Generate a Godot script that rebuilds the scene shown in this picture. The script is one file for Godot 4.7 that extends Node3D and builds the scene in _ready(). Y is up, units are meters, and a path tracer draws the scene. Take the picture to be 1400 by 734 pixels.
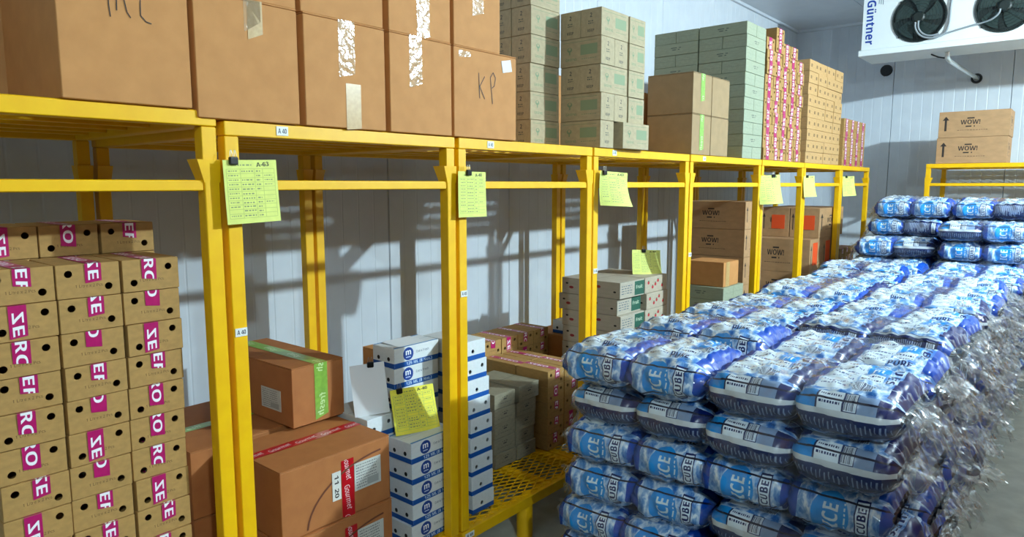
extends Node3D
# A cold store: yellow stacking racks with cartons along a panel wall, pallets of bundled ice bags in the aisle, a ceiling cooler at the end.
# y up, metres. The rack row runs along -z, the panel wall stands at x = WALL_X, the aisle is on the +x side.

const WALL_X := -3.05
const WALL_Z := -9.2
const CEIL_Y := 3.52
const FRONT := -1.84      # front plane of the rack row
const BACK := -2.82
const DECK := 0.21        # top of the lower decks
const TOP := 1.775        # top of the upper platforms

var taken := {}
var M := {}
var cache := {}
var font_plain: SystemFont
var font_bold: SystemFont
var rng := RandomNumberGenerator.new()

# ---------------------------------------------------------------- mesh builder
class MB:
	var v := PackedVector3Array()
	var n := PackedVector3Array()
	var uv := PackedVector2Array()
	var ix := PackedInt32Array()

	func vert(p: Vector3, nr: Vector3, t := Vector2.ZERO) -> int:
		v.append(p); n.append(nr); uv.append(t)
		return v.size() - 1

	func tri_i(a: int, b: int, c: int) -> void:
		var f := (v[b] - v[a]).cross(v[c] - v[a])
		if f.dot(n[a] + n[b] + n[c]) > 0.0:
			ix.append_array([a, c, b])
		else:
			ix.append_array([a, b, c])

	func quad_i(a: int, b: int, c: int, d: int) -> void:
		tri_i(a, b, c); tri_i(a, c, d)

	func quad(a: Vector3, b: Vector3, c: Vector3, d: Vector3, nr: Vector3, ta := Vector2(0, 1), tb := Vector2(1, 1), tc := Vector2(1, 0), td := Vector2(0, 0)) -> void:
		quad_i(vert(a, nr, ta), vert(b, nr, tb), vert(c, nr, tc), vert(d, nr, td))

	# a box with chamfered edges; atlas: three cells side by side (x faces, z faces, y faces); skip: face left out ("x+" ...)
	func box(c: Vector3, s: Vector3, bev := 0.002, atlas := false, skip_front := false) -> void:
		var h := s * 0.5
		bev = minf(bev, minf(h.x, minf(h.y, h.z)) * 0.9)
		var id := {}
		for a in 3:
			for sg in [-1, 1]:
				for sb in [-1, 1]:
					for sc in [-1, 1]:
						var b := (a + 1) % 3
						var d := (a + 2) % 3
						var p := Vector3.ZERO
						p[a] = sg * h[a]
						p[b] = sb * (h[b] - bev)
						p[d] = sc * (h[d] - bev)
						var nr := Vector3.ZERO
						nr[a] = sg
						var t := Vector2(0.5, 0.5)
						if a == 0:
							t = Vector2(0.5 - sg * p.z / s.z, 0.5 - p.y / s.y)
						elif a == 2:
							t = Vector2(0.5 + sg * p.x / s.x, 0.5 - p.y / s.y)
						else:
							t = Vector2(0.5 - p.z / s.z, 0.5 + p.x / s.x)
						if atlas:
							t.x = (float([0, 2, 1][a]) + clampf(t.x, 0.004, 0.996)) / 3.0
						id[[a, sg, sb, sc]] = vert(c + p, nr, t)
		for a in 3:
			for sg in [-1, 1]:
				if skip_front and a == 0 and sg == 1:
					continue
				quad_i(id[[a, sg, -1, -1]], id[[a, sg, 1, -1]], id[[a, sg, 1, 1]], id[[a, sg, -1, 1]])
		for a in 3:   # edge between face a and face b, along d
			var b := (a + 1) % 3
			for sa in [-1, 1]:
				for sb in [-1, 1]:
					quad_i(id[[a, sa, sb, -1]], id[[a, sa, sb, 1]], id[[b, sb, 1, sa]], id[[b, sb, -1, sa]])
		for x in [-1, 1]:
			for y in [-1, 1]:
				for z in [-1, 1]:
					tri_i(id[[0, x, y, z]], id[[1, y, z, x]], id[[2, z, x, y]])

	# a bar between two points with rectangular section (w along side, t along up)
	func bar(p: Vector3, q: Vector3, w: float, t: float, up := Vector3.UP) -> void:
		var dir := (q - p).normalized()
		var side := dir.cross(up).normalized() * w * 0.5
		var u := side.cross(dir).normalized() * t * 0.5
		var k := [side + u, -side + u, -side - u, side - u]
		for i in 4:
			var a: Vector3 = k[i]
			var b: Vector3 = k[(i + 1) % 4]
			quad(p + a, p + b, q + b, q + a, (a + b).normalized())
		quad(p + k[0], p + k[1], p + k[2], p + k[3], -dir)
		quad(q + k[0], q + k[1], q + k[2], q + k[3], dir)

	func tube(path: Array, r: float, sides := 10, caps := true) -> void:
		var rings := []
		var ref := Vector3.UP
		for i in path.size():
			var d: Vector3 = (path[mini(i + 1, path.size() - 1)] - path[maxi(i - 1, 0)]).normalized()
			if absf(d.dot(ref)) > 0.95:
				ref = Vector3.RIGHT if absf(d.x) < 0.8 else Vector3.BACK
			var s := d.cross(ref).normalized()
			var u := s.cross(d).normalized()
			ref = u
			var ring := []
			for k in sides:
				var an := TAU * k / sides
				var o := s * cos(an) + u * sin(an)
				ring.append(vert(path[i] + o * r, o, Vector2(float(k) / sides, float(i))))
			rings.append(ring)
		for i in path.size() - 1:
			for k in sides:
				quad_i(rings[i][k], rings[i][(k + 1) % sides], rings[i + 1][(k + 1) % sides], rings[i + 1][k])
		if caps:
			for e in [0, path.size() - 1]:
				var d2: Vector3 = (path[0] - path[1]) if e == 0 else (path[-1] - path[-2])
				d2 = d2.normalized()
				var cc := vert(path[e], d2)
				var rr := []
				for k in sides:
					rr.append(vert(v[rings[e][k]], d2))
				for k in sides:
					tri_i(cc, rr[k], rr[(k + 1) % sides])

	# ring of a profile [(radius, height)...] about an axis through c
	func lathe(prof: Array, c: Vector3, axis: Vector3, sides := 24) -> void:
		var s := axis.cross(Vector3.UP if absf(axis.y) < 0.9 else Vector3.RIGHT).normalized()
		var u := s.cross(axis).normalized()
		for i in prof.size() - 1:
			var p: Vector2 = prof[i]
			var q: Vector2 = prof[i + 1]
			var t := (q - p).normalized()
			var row := []
			for k in sides + 1:
				var an := TAU * k / sides
				var o := s * cos(an) + u * sin(an)
				var nr := (o * t.y - axis * t.x)
				row.append([vert(c + o * p.x + axis * p.y, nr), vert(c + o * q.x + axis * q.y, nr)])
			for k in sides:
				quad_i(row[k][0], row[k + 1][0], row[k + 1][1], row[k][1])

	# a sheet of (rows x cols) points with smooth normals
	func sheet(pts: Array, cols: int, uvs: Array, closed := false) -> void:
		var rows := pts.size() / cols
		var base := v.size()
		for i in rows:
			for j in cols:
				var ju := (j + 1) % (cols - 1) if closed and j >= cols - 1 else mini(j + 1, cols - 1)
				var jd := (cols - 2) if closed and j == 0 else maxi(j - 1, 0)
				var du: Vector3 = pts[i * cols + ju] - pts[i * cols + jd]
				var dv: Vector3 = pts[mini(i + 1, rows - 1) * cols + j] - pts[maxi(i - 1, 0) * cols + j]
				var nr := du.cross(dv)
				vert(pts[i * cols + j], nr.normalized() if nr.length() > 1e-9 else Vector3.UP, uvs[i * cols + j])
		for i in rows - 1:
			for j in cols - 1:
				var a := base + i * cols + j
				quad_i(a, a + 1, a + cols + 1, a + cols)

	func mesh(mat: Material) -> ArrayMesh:
		var arr := []
		arr.resize(Mesh.ARRAY_MAX)
		arr[Mesh.ARRAY_VERTEX] = v
		arr[Mesh.ARRAY_NORMAL] = n
		arr[Mesh.ARRAY_TEX_UV] = uv
		arr[Mesh.ARRAY_INDEX] = ix
		var m := ArrayMesh.new()
		m.add_surface_from_arrays(Mesh.PRIMITIVE_TRIANGLES, arr)
		m.surface_set_material(0, mat)
		return m

# ---------------------------------------------------------------- naming and tagging
func numbered(nm: String) -> String:
	if not taken.has(nm):
		taken[nm] = 0
		return nm
	taken[nm] += 1
	return "%s_%03d" % [nm, taken[nm]]

func tag(o: Node, label: String, category: String, group := "", kind := "") -> void:
	if label: o.set_meta("label", label)
	if category: o.set_meta("category", category)
	if group: o.set_meta("group", group)
	if kind: o.set_meta("kind", kind)

func thing(nm: String, label: String, category: String, at := Vector3.ZERO, turn := 0.0, group := "") -> Node3D:
	var o := Node3D.new()
	o.name = numbered(nm)
	add_child(o)
	o.position = at
	o.rotation.y = turn
	tag(o, label, category, group)
	return o

func solid(nm: String, mesh: Mesh, label: String, category: String, at := Vector3.ZERO, turn := 0.0, group := "") -> MeshInstance3D:
	var o := MeshInstance3D.new()
	o.mesh = mesh
	o.name = numbered(nm)
	add_child(o)
	o.position = at
	o.rotation.y = turn
	tag(o, label, category, group)
	return o

func part(nm: String, mesh: Mesh, parent: Node, at := Vector3.ZERO, label := "") -> MeshInstance3D:
	var o := MeshInstance3D.new()
	o.mesh = mesh
	o.name = nm
	parent.add_child(o, true)
	o.position = at
	if label: o.set_meta("label", label)
	return o

func structure(nm: String) -> Node3D:
	var o := Node3D.new()
	o.name = nm
	o.set_meta("kind", "structure")
	add_child(o)
	return o

func ordinal(k: int) -> String:
	return ["first", "second", "third", "fourth", "fifth", "sixth", "seventh", "eighth", "ninth", "tenth", "eleventh", "twelfth", "thirteenth", "fourteenth", "fifteenth", "sixteenth", "seventeenth"][k]

# ---------------------------------------------------------------- materials and textures
func plain(c: Color, rough := 0.6, metal := 0.0) -> StandardMaterial3D:
	var m := StandardMaterial3D.new()
	m.albedo_color = c
	m.roughness = rough
	m.metallic = metal
	return m

func noise_tex(freq: float, lo: Color, hi: Color, size := 256, sd := 1, oct := 4) -> NoiseTexture2D:
	var f := FastNoiseLite.new()
	f.seed = sd
	f.frequency = freq
	f.fractal_octaves = oct
	var t := NoiseTexture2D.new()
	t.width = size
	t.height = size
	t.seamless = true
	t.noise = f
	var g := Gradient.new()
	g.set_color(0, lo)
	g.set_color(1, hi)
	t.color_ramp = g
	return t

func mottled(lo: Color, hi: Color, scale: float, rough := 0.6, freq := 0.02, sd := 1, relief := 0.0) -> StandardMaterial3D:
	var m := StandardMaterial3D.new()
	m.albedo_texture = noise_tex(freq, lo, hi, 512, sd)
	m.roughness = rough
	m.uv1_triplanar = true
	m.uv1_world_triplanar = true
	m.uv1_scale = Vector3.ONE * scale
	if relief > 0.0:
		m.heightmap_enabled = true
		m.heightmap_texture = noise_tex(0.03, Color.BLACK, Color.WHITE, 256, sd + 7)
		m.heightmap_scale = relief
	return m

func paint(w: int, h: int, c: Color, amp := 0.06, sd := 1, freq := 0.02, stretch := 1.0) -> Image:
	var f := FastNoiseLite.new()
	f.seed = sd
	f.frequency = freq
	f.fractal_octaves = 5
	var g := f.get_image(w, int(h * stretch) if stretch != 1.0 else h, false, false, true)
	if stretch != 1.0:
		g.resize(w, h, Image.INTERPOLATE_BILINEAR)
	g.convert(Image.FORMAT_L8)
	var d := g.get_data()
	var o := PackedByteArray()
	o.resize(w * h * 3)
	var r := c.r * 255.0
	var gg := c.g * 255.0
	var b := c.b * 255.0
	for i in w * h:
		var k := 1.0 + (d[i] / 255.0 - 0.5) * 2.0 * amp
		o[i * 3] = mini(255, int(r * k))
		o[i * 3 + 1] = mini(255, int(gg * k))
		o[i * 3 + 2] = mini(255, int(b * k))
	return Image.create_from_data(w, h, false, Image.FORMAT_RGB8, o)

func tex_mat(im: Image, rough := 0.7) -> StandardMaterial3D:
	var m := StandardMaterial3D.new()
	m.albedo_texture = ImageTexture.create_from_image(im)
	m.roughness = rough
	return m

func fill_tri(im: Image, a: Vector2, b: Vector2, c: Vector2, col: Color) -> void:
	var w := im.get_width()
	var h := im.get_height()
	var y0 := maxi(0, int(floor(minf(a.y, minf(b.y, c.y)))))
	var y1 := mini(h - 1, int(ceil(maxf(a.y, maxf(b.y, c.y)))))
	for y in range(y0, y1 + 1):
		var yy := y + 0.5
		var lo := 1e9
		var hi := -1e9
		for e in [[a, b], [b, c], [c, a]]:
			var p: Vector2 = e[0]
			var q: Vector2 = e[1]
			if (p.y <= yy) != (q.y <= yy):
				var x := p.x + (q.x - p.x) * (yy - p.y) / (q.y - p.y)
				lo = minf(lo, x)
				hi = maxf(hi, x)
		if hi > lo:
			var x0 := maxi(0, int(round(lo)))
			var x1 := mini(w, int(round(hi)))
			if x1 > x0:
				im.fill_rect(Rect2i(x0, y, x1 - x0, 1), col)

func glyphs(s: String, bold: bool) -> Array:
	var key := "T%s%s" % [bold, s]
	if not cache.has(key):
		var t := TextMesh.new()
		t.text = s
		t.font = font_bold if bold else font_plain
		t.font_size = 64
		t.pixel_size = 0.01
		t.depth = 0.0
		t.curve_step = 2.0
		var a := t.get_mesh_arrays()
		var vv: PackedVector3Array = a[Mesh.ARRAY_VERTEX]
		var ii: PackedInt32Array = a[Mesh.ARRAY_INDEX] if a[Mesh.ARRAY_INDEX] != null else PackedInt32Array(range(vv.size()))
		var lo := Vector2(1e9, 1e9)
		var hi := -lo
		for p in vv:
			lo = lo.min(Vector2(p.x, p.y))
			hi = hi.max(Vector2(p.x, p.y))
		cache[key] = [vv, ii, lo, hi]
	return cache[key]

# lettering, cx cy = middle in pixels, hgt = letter height in pixels, rot in degrees clockwise
func stamp(im: Image, s: String, cx: float, cy: float, hgt: float, col: Color, rot := 0.0, bold := true, wide := 1.0) -> void:
	var g := glyphs(s, bold)
	var vv: PackedVector3Array = g[0]
	var ii: PackedInt32Array = g[1]
	var lo: Vector2 = g[2]
	var hi: Vector2 = g[3]
	var k := hgt / maxf(hi.y - lo.y, 0.001)
	var mid := (lo + hi) * 0.5
	var r := deg_to_rad(rot)
	var pts := PackedVector2Array()
	for p in vv:
		var q := (Vector2(p.x, p.y) - mid) * k
		q = Vector2(q.x * wide, -q.y).rotated(r)
		pts.append(q + Vector2(cx, cy))
	for t in range(0, ii.size() - 2, 3):
		fill_tri(im, pts[ii[t]], pts[ii[t + 1]], pts[ii[t + 2]], col)

func disc(im: Image, cx: float, cy: float, rx: float, ry: float, col: Color) -> void:
	for y in range(maxi(0, int(cy - ry)), mini(im.get_height(), int(cy + ry) + 1)):
		var k := 1.0 - pow((y - cy) / ry, 2)
		if k > 0:
			var w := rx * sqrt(k)
			var x0 := maxi(0, int(cx - w))
			var x1 := mini(im.get_width(), int(cx + w))
			if x1 > x0:
				im.fill_rect(Rect2i(x0, y, x1 - x0, 1), col)

func line(im: Image, a: Vector2, b: Vector2, t: float, col: Color) -> void:
	var s := (b - a).orthogonal().normalized() * t * 0.5
	fill_tri(im, a + s, b + s, b - s, col)
	fill_tri(im, a + s, b - s, a - s, col)

func rc(im: Image, x: float, y: float, w: float, h: float, col: Color) -> void:
	im.fill_rect(Rect2i(int(x), int(y), int(w), int(h)), col)

# small print that cannot be read: a row of short dashes
func small_print(im: Image, x: float, y: float, w: float, h: float, col: Color, sd: int, vertical := false) -> void:
	var r := RandomNumberGenerator.new()
	r.seed = sd
	var p := 0.0
	while p < w:
		var l := r.randf_range(0.6, 2.4) * h
		l = minf(l, w - p)
		if vertical:
			rc(im, x, y + p, h, l, col)
		else:
			rc(im, x + p, y, l, h, col)
		p += l + h * 0.7

func barcode(im: Image, x: int, y: int, w: int, h: int, sd: int, fg: Color, bg: Color) -> void:
	rc(im, x, y, w, h, bg)
	var r := RandomNumberGenerator.new()
	r.seed = sd
	var p := x + 2
	while p < x + w - 3:
		var l := r.randi_range(1, 4)
		rc(im, p, y + 2, l, h - 4, fg)
		p += l + r.randi_range(1, 4)

# ---------------------------------------------------------------- materials of this place
func make_materials() -> void:
	font_plain = SystemFont.new()
	font_plain.font_names = PackedStringArray(["Droid Sans"])
	font_bold = SystemFont.new()
	font_bold.font_names = PackedStringArray(["Droid Sans"])
	font_bold.font_weight = 700
	M.yellow = mottled(Color(0.94, 0.705, 0.0), Color(0.975, 0.765, 0.0), 2.0, 0.42, 0.01, 3)
	M.panel = mottled(Color(0.785, 0.81, 0.845), Color(0.82, 0.845, 0.875), 0.7, 0.38, 0.012, 5)
	M.floor = mottled(Color(0.65, 0.67, 0.635), Color(0.76, 0.78, 0.74), 0.8, 0.5, 0.016, 11, 0.05)
	M.joint = plain(Color(0.74, 0.75, 0.72), 0.7)
	M.kraft_pale = mottled(Color(0.60, 0.50, 0.36), Color(0.65, 0.54, 0.39), 1.6, 0.75, 0.015, 23)
	M.kraft = mottled(Color(0.74, 0.51, 0.285), Color(0.785, 0.55, 0.315), 1.6, 0.75, 0.015, 21)
	M.kraft_red = mottled(Color(0.65, 0.395, 0.20), Color(0.695, 0.435, 0.225), 1.6, 0.72, 0.015, 22)
	M.kraft_mark = plain(Color(0.42, 0.22, 0.13), 0.7)
	M.kraft_edge = plain(Color(0.58, 0.43, 0.28), 0.8)
	M.tape_clear = plain(Color(0.86, 0.76, 0.58, 0.30), 0.14)
	M.tape_clear.transparency = BaseMaterial3D.TRANSPARENCY_ALPHA
	M.tape_clear.heightmap_enabled = true
	M.tape_clear.heightmap_texture = noise_tex(0.03, Color.BLACK, Color.WHITE, 256, 31)
	M.tape_clear.heightmap_scale = 0.16
	M.tape_clear.uv1_triplanar = true
	M.tape_clear.uv1_scale = Vector3.ONE * 3
	M.tape_cream = mottled(Color(0.72, 0.58, 0.37), Color(0.79, 0.66, 0.45), 5.0, 0.3, 0.02, 33)
	M.marker = plain(Color(0.10, 0.09, 0.09), 0.6)
	M.white_paper = plain(Color(0.90, 0.91, 0.92), 0.7)
	M.clip_black = plain(Color(0.03, 0.03, 0.035), 0.3)
	M.steel = plain(Color(0.72, 0.72, 0.70), 0.28, 1.0)
	M.orange = plain(Color(0.93, 0.33, 0.13), 0.6)
	M.plastic_black = plain(Color(0.045, 0.055, 0.06), 0.5)
	M.casing = plain(Color(0.90, 0.92, 0.92), 0.35)
	M.fan_dark = plain(Color(0.10, 0.14, 0.135), 0.45)
	M.fan_blade = plain(Color(0.17, 0.23, 0.22), 0.4)
	M.cable = plain(Color(0.55, 0.58, 0.60), 0.45)
	M.blue_ink = plain(Color(0.08, 0.25, 0.62), 0.5)
	M.grey_ink = plain(Color(0.35, 0.42, 0.48), 0.5)
	M.pipe = plain(Color(0.82, 0.84, 0.84), 0.25, 0.6)
	# film of the ice bags: clear and glossy; the loose ends are a little cloudier
	M.film = plain(Color(0.92, 0.96, 1.0, 0.03), 0.09)
	M.film.transparency = BaseMaterial3D.TRANSPARENCY_ALPHA
	M.flap = plain(Color(0.90, 0.93, 0.93, 0.09), 0.12)
	M.flap.transparency = BaseMaterial3D.TRANSPARENCY_ALPHA
	# lamp
	M.lamp = plain(Color(1, 1, 1), 0.4)
	M.lamp.emission_enabled = true
	M.lamp.emission = Color(0.92, 1.0, 1.0)
	M.lamp.emission_energy_multiplier = 4.0
	# printed tapes: the lettering runs along the strip (u)
	var zt := paint(640, 96, Color(0.69, 0.08, 0.38), 0.05, 41)
	for k in 2:
		stamp(zt, "ZERO", 160 + k * 320, 48, 62, Color(0.96, 0.95, 0.96), 0, true, 1.15)
	M.zero_tape = tex_mat(zt, 0.35)
	var rt := paint(768, 80, Color(0.72, 0.05, 0.10), 0.05, 42)
	for k in 4:
		stamp(rt, "Gourmet", 96 + k * 192, 40, 34, Color(0.95, 0.92, 0.92), -6, false, 0.85)
	M.red_tape = tex_mat(rt, 0.3)
	var gt := paint(768, 80, Color(0.52, 0.70, 0.28), 0.08, 43)
	for k in 3:
		stamp(gt, "fresh", 128 + k * 256, 40, 40, Color(0.80, 0.90, 0.66), -8, true)
	M.green_tape = tex_mat(gt, 0.3)
	# carton prints (three cells: x faces, z faces, y faces)
	var im: Image
	var dark := Color(0.22, 0.15, 0.09)
	im = paint(768, 256, Color(0.67, 0.515, 0.285), 0.05, 51)
	stamp(im, "1 Litre x 2 Pcs", 128, 168, 22, Color(0.36, 0.26, 0.14), 0, false, 0.62)
	rc(im, 256, 0, 2, 256, Color(0.55, 0.42, 0.26))
	rc(im, 512, 126, 256, 3, Color(0.45, 0.34, 0.2))
	M.zero = tex_mat(im, 0.75)
	# pale kraft with green print
	var gp := Color(0.47, 0.55, 0.42)
	im = paint(768, 256, Color(0.68, 0.62, 0.495), 0.05, 52)
	disc(im, 60, 96, 16, 22, gp); disc(im, 60, 90, 8, 12, Color(0.68, 0.62, 0.495)); rc(im, 56, 114, 8, 30, gp)
	stamp(im, "GREENS", 70, 190, 24, gp, 0, true, 0.6)
	rc(im, 128, 62, 104, 96, Color(0.53, 0.595, 0.465)); small_print(im, 136, 190, 92, 6, gp, 3)
	rc(im, 20, 28, 210, 4, gp)
	stamp(im, "2", 384, 60, 40, Color(0.3, 0.3, 0.28), 0, true, 1.0); small_print(im, 350, 110, 66, 9, Color(0.3, 0.34, 0.3), 4); small_print(im, 350, 130, 66, 9, Color(0.3, 0.34, 0.3), 5)
	stamp(im, "KEEP", 384, 200, 26, Color(0.28, 0.3, 0.28))
	rc(im, 512, 126, 256, 3, Color(0.45, 0.42, 0.34))
	M.green_print = tex_mat(im, 0.75)
	# long thin grey-green cartons
	im = paint(768, 256, Color(0.60, 0.625, 0.53), 0.04, 53)
	small_print(im, 100, 90, 60, 16, Color(0.30, 0.34, 0.31), 6); small_print(im, 108, 130, 44, 16, Color(0.30, 0.34, 0.31), 7)
	small_print(im, 270, 120, 230, 8, Color(0.50, 0.55, 0.48), 8)
	rc(im, 512, 126, 256, 3, Color(0.42, 0.46, 0.4))
	M.thin_green = tex_mat(im, 0.7)
	# tan cartons with small dark marks
	im = paint(768, 256, Color(0.74, 0.58, 0.375), 0.05, 54)
	rc(im, 40, 90, 16, 70, dark); rc(im, 64, 90, 8, 70, dark); rc(im, 188, 90, 16, 70, dark); rc(im, 212, 90, 8, 70, dark)
	rc(im, 512, 126, 256, 3, dark)
	M.tan_marks = tex_mat(im, 0.75)
	# big brown cartons with an arrow and a crest-like print
	im = paint(768, 256, Color(0.69, 0.535, 0.375), 0.05, 55)
	var ink := Color(0.17, 0.13, 0.11)
	for cell in 2:
		var ox := cell * 256
		line(im, Vector2(ox + 26, 70), Vector2(ox + 26, 190), 8, ink)
		fill_tri(im, Vector2(ox + 26, 46), Vector2(ox + 14, 84), Vector2(ox + 38, 84), ink)
		stamp(im, "WOW!", ox + 116, 108, 44, ink, 0, true, 0.43)
		small_print(im, ox + 104, 64, 26, 12, ink, 9)
		small_print(im, ox + 100, 144, 34, 12, ink, 10)
		small_print(im, ox + 70, 184, 110, 4, ink, 11)
	rc(im, 512, 126, 256, 3, Color(0.35, 0.26, 0.18))
	M.wow = tex_mat(im, 0.75)
	# white carton with a blue band
	var blue := Color(0.05, 0.33, 0.66)
	im = paint(768, 256, Color(0.88, 0.90, 0.91), 0.02, 56)
	rc(im, 0, 190, 512, 66, blue)
	disc(im, 78, 98, 29, 82, Color(0.07, 0.25, 0.58)); stamp(im, "m", 78, 84, 58, Color.WHITE, 0, true, 0.36); small_print(im, 64, 134, 28, 12, Color(0.8, 0.85, 0.95), 12)
	stamp(im, "Extra Fresh", 160, 92, 32, Color(0.35, 0.4, 0.5), 0, false, 0.36)
	stamp(im, "125 ML (8 Nos.)", 140, 224, 46, Color(0.85, 0.92, 0.98), 0, true, 0.40)
	rc(im, 512, 0, 256, 20, Color(0.25, 0.55, 0.8)); rc(im, 512, 236, 256, 20, Color(0.25, 0.55, 0.8)); rc(im, 512, 126, 256, 3, Color(0.6, 0.65, 0.7))
	M.milk = tex_mat(im, 0.5)
	# the narrow end of the same carton (no print, band only) on the x faces
	im = paint(768, 256, Color(0.88, 0.90, 0.91), 0.02, 57)
	rc(im, 0, 190, 512, 66, blue)
	rc(im, 512, 126, 256, 3, Color(0.6, 0.65, 0.7))
	M.milk_end = tex_mat(im, 0.5)
	# grey cartons
	im = paint(768, 256, Color(0.535, 0.505, 0.42), 0.06, 58)
	for cell in 2:
		var ox := cell * 256
		small_print(im, ox + 96, 70, 66, 14, Color(0.30, 0.28, 0.24), 13); small_print(im, ox + 110, 100, 40, 22, Color(0.25, 0.23, 0.2), 14); small_print(im, ox + 40, 170, 180, 10, Color(0.38, 0.36, 0.3), 15)
	rc(im, 512, 126, 256, 3, Color(0.36, 0.33, 0.27))
	M.grey_carton = tex_mat(im, 0.75)
	# cream cartons with red fruit and a green label
	im = paint(768, 256, Color(0.70, 0.655, 0.58), 0.04, 59)
	var red := Color(0.72, 0.10, 0.16)
	for p in [[40, 90], [88, 170], [150, 80], [200, 170], [120, 130]]:
		disc(im, p[0], p[1], 11, 26, red); disc(im, p[0], p[1] - 28, 8, 7, Color(0.15, 0.40, 0.25))
	for p in [[300, 150], [420, 90]]:
		disc(im, p[0], p[1], 10, 22, Color(0.55, 0.13, 0.15))
	disc(im, 280, 90, 6, 14, Color(0.1, 0.08, 0.07)); disc(im, 490, 150, 6, 14, Color(0.1, 0.08, 0.07))
	rc(im, 512, 126, 256, 3, Color(0.5, 0.45, 0.38)); small_print(im, 560, 60, 120, 10, Color(0.5, 0.45, 0.38), 16)
	M.berry = tex_mat(im, 0.7)
	im = paint(768, 256, Color(0.70, 0.665, 0.60), 0.04, 60)
	rc(im, 150, 20, 106, 216, Color(0.12, 0.34, 0.27)); stamp(im, "Fruit", 200, 110, 60, Color(0.75, 0.8, 0.7), 0, true, 0.4)
	for k in 4: small_print(im, 16, 60 + k * 38, 110, 12, Color(0.30, 0.38, 0.44), 17 + k)
	for p in [[300, 150], [420, 90]]:
		disc(im, p[0], p[1], 10, 22, Color(0.55, 0.13, 0.15))
	disc(im, 280, 90, 6, 14, Color(0.1, 0.08, 0.07)); disc(im, 490, 150, 6, 14, Color(0.1, 0.08, 0.07))
	rc(im, 512, 126, 256, 3, Color(0.5, 0.45, 0.38))
	M.berry_side = tex_mat(im, 0.7)
	# shipping label
	im = paint(128, 128, Color(0.78, 0.78, 0.75), 0.03, 61)
	for k in 9: small_print(im, 8, 10 + k * 13, 100, 4, Color(0.35, 0.35, 0.38), 30 + k)
	rc(im, 60, 84, 56, 34, Color(0.62, 0.62, 0.6))
	M.ship_label = tex_mat(im, 0.5)
	im = paint(64, 128, Color(0.86, 0.85, 0.82), 0.03, 62)
	stamp(im, "11", 32, 34, 30, ink, 90); stamp(im, "20", 32, 96, 30, ink, 90)
	M.count_label = tex_mat(im, 0.5)
	for s in ["A 40", "A 44", "A 45", "A 46"]:
		im = paint(96, 48, Color(0.90, 0.91, 0.90), 0.02, 63)
		stamp(im, s, 48, 24, 26, Color(0.08, 0.1, 0.2))
		M["tag " + s] = tex_mat(im, 0.5)
	# handwritten stock sheets
	for k in 3:
		im = paint(192, 256, Color(0.86, 0.89, 0.48) if k < 2 else Color(0.93, 0.89, 0.30), 0.03, 64 + k)
		var pen := Color(0.50, 0.55, 0.38)
		var rule := Color(0.72, 0.77, 0.40)
		for q in 12: line(im, Vector2(10, 36 + q * 18), Vector2(182, 36 + q * 18), 1.2, rule)
		for q in [10, 58, 108, 138, 182]: line(im, Vector2(q, 36), Vector2(q, 234), 1.2, rule)
		rng.seed = 70 + k
		for q in 11:
			if rng.randf() < 0.85: small_print(im, 16, 42 + q * 18, 34, 4, pen, 80 + q)
			if rng.randf() < 0.9: small_print(im, 62, 42 + q * 18 + rng.randi_range(-2, 2), 42, 5, pen, 90 + q)
			if rng.randf() < 0.8: small_print(im, 114, 43 + q * 18, 16, 5, pen, 100 + q)
			if rng.randf() < 0.3: small_print(im, 144, 43 + q * 18, 30, 4, pen, 110 + q)
		stamp(im, "A-63" if k == 0 else "A-40", 140, 18, 17, Color(0.08, 0.1, 0.14), -4, true)
		small_print(im, 40, 18, 60, 5, pen, 120)
		M["sheet %d" % k] = tex_mat(im, 0.75)
	make_ice_textures()

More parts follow.
